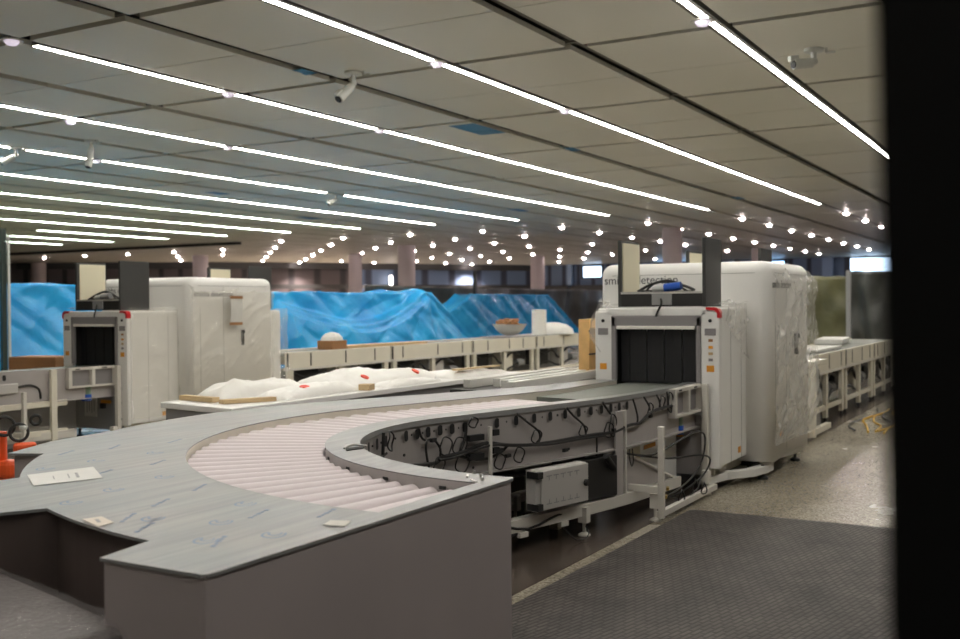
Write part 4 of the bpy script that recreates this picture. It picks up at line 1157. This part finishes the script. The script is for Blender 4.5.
# ------------------------------------------------------------------ tarpaulins over the third lane
def tarp(name, x0, x1, y0, y1, prof, label, m, seed=0, foot=.35, extra=None):
    def fn(u, v):
        x = x0+(x1-x0)*u; zt = prof(u)
        # v: 0 front bottom, .5 top front, .5..75 top, 1 back bottom
        if v < .5:
            t = v/.5; y = y0 - foot*(1-t)**1.6; z = .03 + (zt-.03)*t
        elif v < .7:
            t = (v-.5)/.2; y = y0 + (y1-y0)*t; z = zt - .06*math.sin(t*PI)
        else:
            t = (v-.7)/.3; y = y1 + foot*t; z = .03 + (zt-.03)*(1-t)
        k = 1 if v < .5 else .4
        sag = .10*math.sin(u*9+seed+v*3)*math.sin(v*PI)
        fold = .09*abs(nz(x*.9+z*1.2, z*.6, seed, 1.1))+.10*abs(nz(x*.7+z*1.1, z*.5, seed+4, 1.6))
        if extra and v < .52: y -= extra(x, z)
        fold += .05*crease(x, z, seed+2, .9)
        return (x+.05*nz(x,z,seed+7,1.3), y - k*(fold+sag*.5), max(.02, z-.03*abs(nz(x,y,seed,2))))
    b = MB(); b.grid(fn, 200, 110)
    o = b.build(name, m)
    for p in o.data.polygons: p.use_smooth = True
    return tag(o, label, 'tarpaulin')
def pr_main(u):
    x = 18.2+u*9.0
    z = 1.86+.02*math.sin(x*2)
    z += .14*math.exp(-((x-24.1)/.7)**2)
    if x > 25.0: z -= min(1.5, (x-25.0)*.62)
    return z
def bigfold(x, z):
    t = (x-18.4)/(24.1-18.4)
    e = 0
    if 0 <= t <= 1:
        zc = 1.62-.62*math.sin(min(1,t*1.15)*PI*.55)**.8+ (0 if t < .45 else .95*((t-.45)/.55)**1.7)
        q = max(0, min(1, (zc-z)/.16+.5)); e += .26*q*q*(3-2*q)
        q = max(0, min(1, (zc-.22-z)/.10+.5)); e += .12*q*q*(3-2*q)
    dx, dz = x-24.2, 2.05-z
    if dz > 0:
        a = math.atan2(dx, dz*2.2); r = math.hypot(dx, dz)
        e += .07*math.exp(-(a/1.1)**2)*abs(math.sin(a*9))*min(1, r/.5)
    return e
tarp('blue_tarpaulin', 17.0, 27.2, 16.0, 17.1, lambda u: pr_main((17.0+u*10.2-18.2)/9.0), 'big shiny blue tarpaulin in the middle, peaked and sagging in glossy folds', M['tarp'], 1, .35, bigfold)
def pr_b(u):
    x = 25.6+u*9.4
    if x < 27.1: return 1.15+(x-25.6)/1.5*.74
    if x > 32.4: return max(.3, 1.92-(x-32.4)*.58)
    return 1.89
tarp('blue_tarpaulin', 27.7, 37.9, 17.3, 17.9, pr_b, 'blue tarpaulin right of the big one, behind the white bowl', M['tarp'], 5, .15)
tarp('blue_tarpaulin', 8.6, 14.8, 15.9, 17.0, lambda u: 1.94+.02*math.sin(u*14), 'blue tarpaulin behind the left edge, left of the farther scanner', M['tarp'], 9)
# things under the tarps : plain covered machines
# ------------------------------------------------------------------ sheeting screens
def curtain(name, p0, p1, z1, label, m, seed, folds=30, amp=.06, zl=lambda u: 0):
    p0 = Vector((*p0,0)); p1 = Vector((*p1,0)); d = (p1-p0); n = Vector((-d.y,d.x,0)).normalized()
    def fn(u, v):
        p = p0+d*u + n*(amp*math.sin(u*folds*2*PI*.5+1.5*nz(u*4,v,seed,2))+.10*nz(u*6,v*2,seed,1.5))
        return (p.x, p.y, .02+v*(z1+zl(u)+.04*nz(u*9,1,seed,1)))
    b = MB(); b.grid(fn, 200, 24); o = b.build(name, m, solid=.004)
    for p in o.data.polygons: p.use_smooth = True
    return tag(o, label, 'sheeting screen')
curtain('sheeting_screen', (25.5,18.7), (56,18.7), 2.12, 'dark grey translucent sheeting screen behind the blue tarpaulins', M['greysheet'], 3, 34)
curtain('sheeting_screen', (26.5,4.6), (26.5,8.6), 2.12, 'olive green sheeting screen behind the conveyor at far right', M['olive'], 8, 6, .05)
curtain('sheeting_screen', (25.2,1.6), (25.6,4.7), 2.2, 'dark sheeting at far right, beside the black panel edge', M['greysheet'], 12, 8, .06)
tag(MB().box(25.3,25.42,4.62,4.72,0,2.25).build('screen_post', M['gray']), 'thin grey post between the olive and the dark sheeting', 'post')
tag(MB().box(31.4,31.52,18.25,18.35,0,2.7).build('screen_post', M['panelgrey']), 'dark post rising behind the second blue tarpaulin', 'post')

# ------------------------------------------------------------------ left edge bits
pt = thing('tall_post', 'tall dark green post with a pale edge at the left side of the view', 'post', (11.4,15.7,0))
MB().box(10.98,11.07,15.44,15.50,0,2.84).build('dark_face', M['post'], pt)
MB().box(11.07,11.11,15.40,15.43,0,2.72).build('pale_edge', M['camera'], pt)
tl = thing('orange_tool_trolley', 'orange-red tool with black hoses at the left edge beyond the counter', 'tool', (4.3,6.0,0))
MB().cyl((4.30,6.10,.30),(4.30,6.10,.70),.05,n=14).build('motor_body', M['orangered'], tl, smooth=True)
MB().obox((4.36,5.92,.60),(.14,.06,.07),-.5,.3).build('arm', M['orangered'], tl, bevel=.02)
MB().obox((4.32,6.04,.46),(.12,.12,.12),.3).build('gearbox', M['orangered'], tl, bevel=.03)
MB().obox((4.35,6.0,.10),(.5,.5,.20),.2).build('base', M['black'], tl, bevel=.03)
MB().cyl((4.25,6.12,.18),(4.25,6.12,.5),.04,n=12).build('column', M['black'], tl)
for k, (cx_, cy_, cz_, rr_) in enumerate([(4.30,6.04,.74,.06),(4.34,5.95,.70,.055),(4.40,5.86,.78,.03)]):
    MB().tube([(cx_+rr_*math.cos(a)*.8, cy_-rr_*math.cos(a)*.6, cz_+rr_*math.sin(a)) for a in [2*PI*j/12 for j in range(13)]], .010, 8, 2).build('hose', M['cable'], tl, smooth=True)
MB().obox((4.36,5.93,.73),(.05,.04,.03),.2).build('gauge', M['camera'], tl, bevel=.01)

# wrapped package under the counter
pk = thing('wrapped_package', 'bubble-wrapped package stacked in the gap under the counter, bottom left', 'package', (1.85,2.45,0))
def pkf(u, v):
    x = 1.0+(2.02-1.0)*u; y = 1.9+.0+v*1.2
    return (x, y, .63)
b = MB(); cc = Vector((1.80,2.52,.0))
MB().obox((1.76,2.50,.36),(.34,.82,.68),R(-14)).build('carton', M['bubble'], pk, bevel=.03, seg=3)
def bf(u, v):
    a = (u-.5)*2; d = (v-.5)*2
    x = a*.20; y = d*.45; e = ((1-abs(a)**6)*(1-abs(d)**6))**.4
    z = .61+.115*e+.022*crease(a*.5,d*.7,4,1.3)
    rz = R(-14)
    return (1.76+x*math.cos(rz)-y*math.sin(rz), 2.50+x*math.sin(rz)+y*math.cos(rz), z)
b = MB(); b.grid(bf, 90, 120); o = b.build('bubble_wrap', M['bubblefilm'], pk)
for p in o.data.polygons: p.use_smooth = True
lw = thing('white_carton', 'pale carton with a blue mark in front of the wrapped package, bottom left', 'carton', (1.48,2.45,0))
MB().obox((1.46,2.46,.27),(.22,.9,.54),R(-14)).build('carton', mat('pale_carton', (.26,.23,.235), .5), lw, bevel=.01)
MB().obox((1.50,2.30,.5415),(.05,.012,.002),R(40)).obox((1.515,2.33,.5415),(.03,.012,.002),R(-30)).build('blue_mark', M['blue'], lw)

# ------------------------------------------------------------------ black panel edge close to the camera
d = f + rr*(882-480)/FPX
e = Vector((d.x, d.y, 0))*.52
b = MB(); ang = math.atan2(d.y, d.x)
side = Vector((math.sin(ang), -math.cos(ang), 0))
pnl = bpy.data.objects.new('tmp', None)
b.add([tuple(e+side*s+Vector((math.cos(ang),math.sin(ang),0))*k+Vector((0,0,z))+side*(1.5-z)*.018) for z in (0.0, H) for (s,k) in ((0,0),(.45,.02),(.45,.12),(0.004,.10))],
      [(3,2,1,0),(4,5,6,7),(0,1,5,4),(1,2,6,5),(2,3,7,6),(3,0,4,7)])
bpy.data.objects.remove(pnl)
tag(b.build('black_panel', M['blackpanel']), 'matt black upright panel filling the right side, close to the camera and out of focus', 'panel')

# ------------------------------------------------------------------ world and view
w = bpy.data.worlds.new('world'); bpy.context.scene.world = w; w.use_nodes = True
w.node_tree.nodes['Background'].inputs['Color'].default_value = (.5, .55, .6, 1)
w.node_tree.nodes['Background'].inputs['Strength'].default_value = .02
sc = bpy.context.scene
sc.view_settings.view_transform = 'Standard'; sc.view_settings.look = 'None'
sc.view_settings.exposure = .95; sc.view_settings.gamma = 1; sc.view_settings.use_curve_mapping = False
sc.cycles.use_denoising = True
sc.cycles.max_bounces = 6; sc.cycles.diffuse_bounces = 4; sc.cycles.transparent_max_bounces = 12
sc.cycles.sample_clamp_indirect = 6
sc.cycles.caustics_reflective = False; sc.cycles.caustics_refractive = False
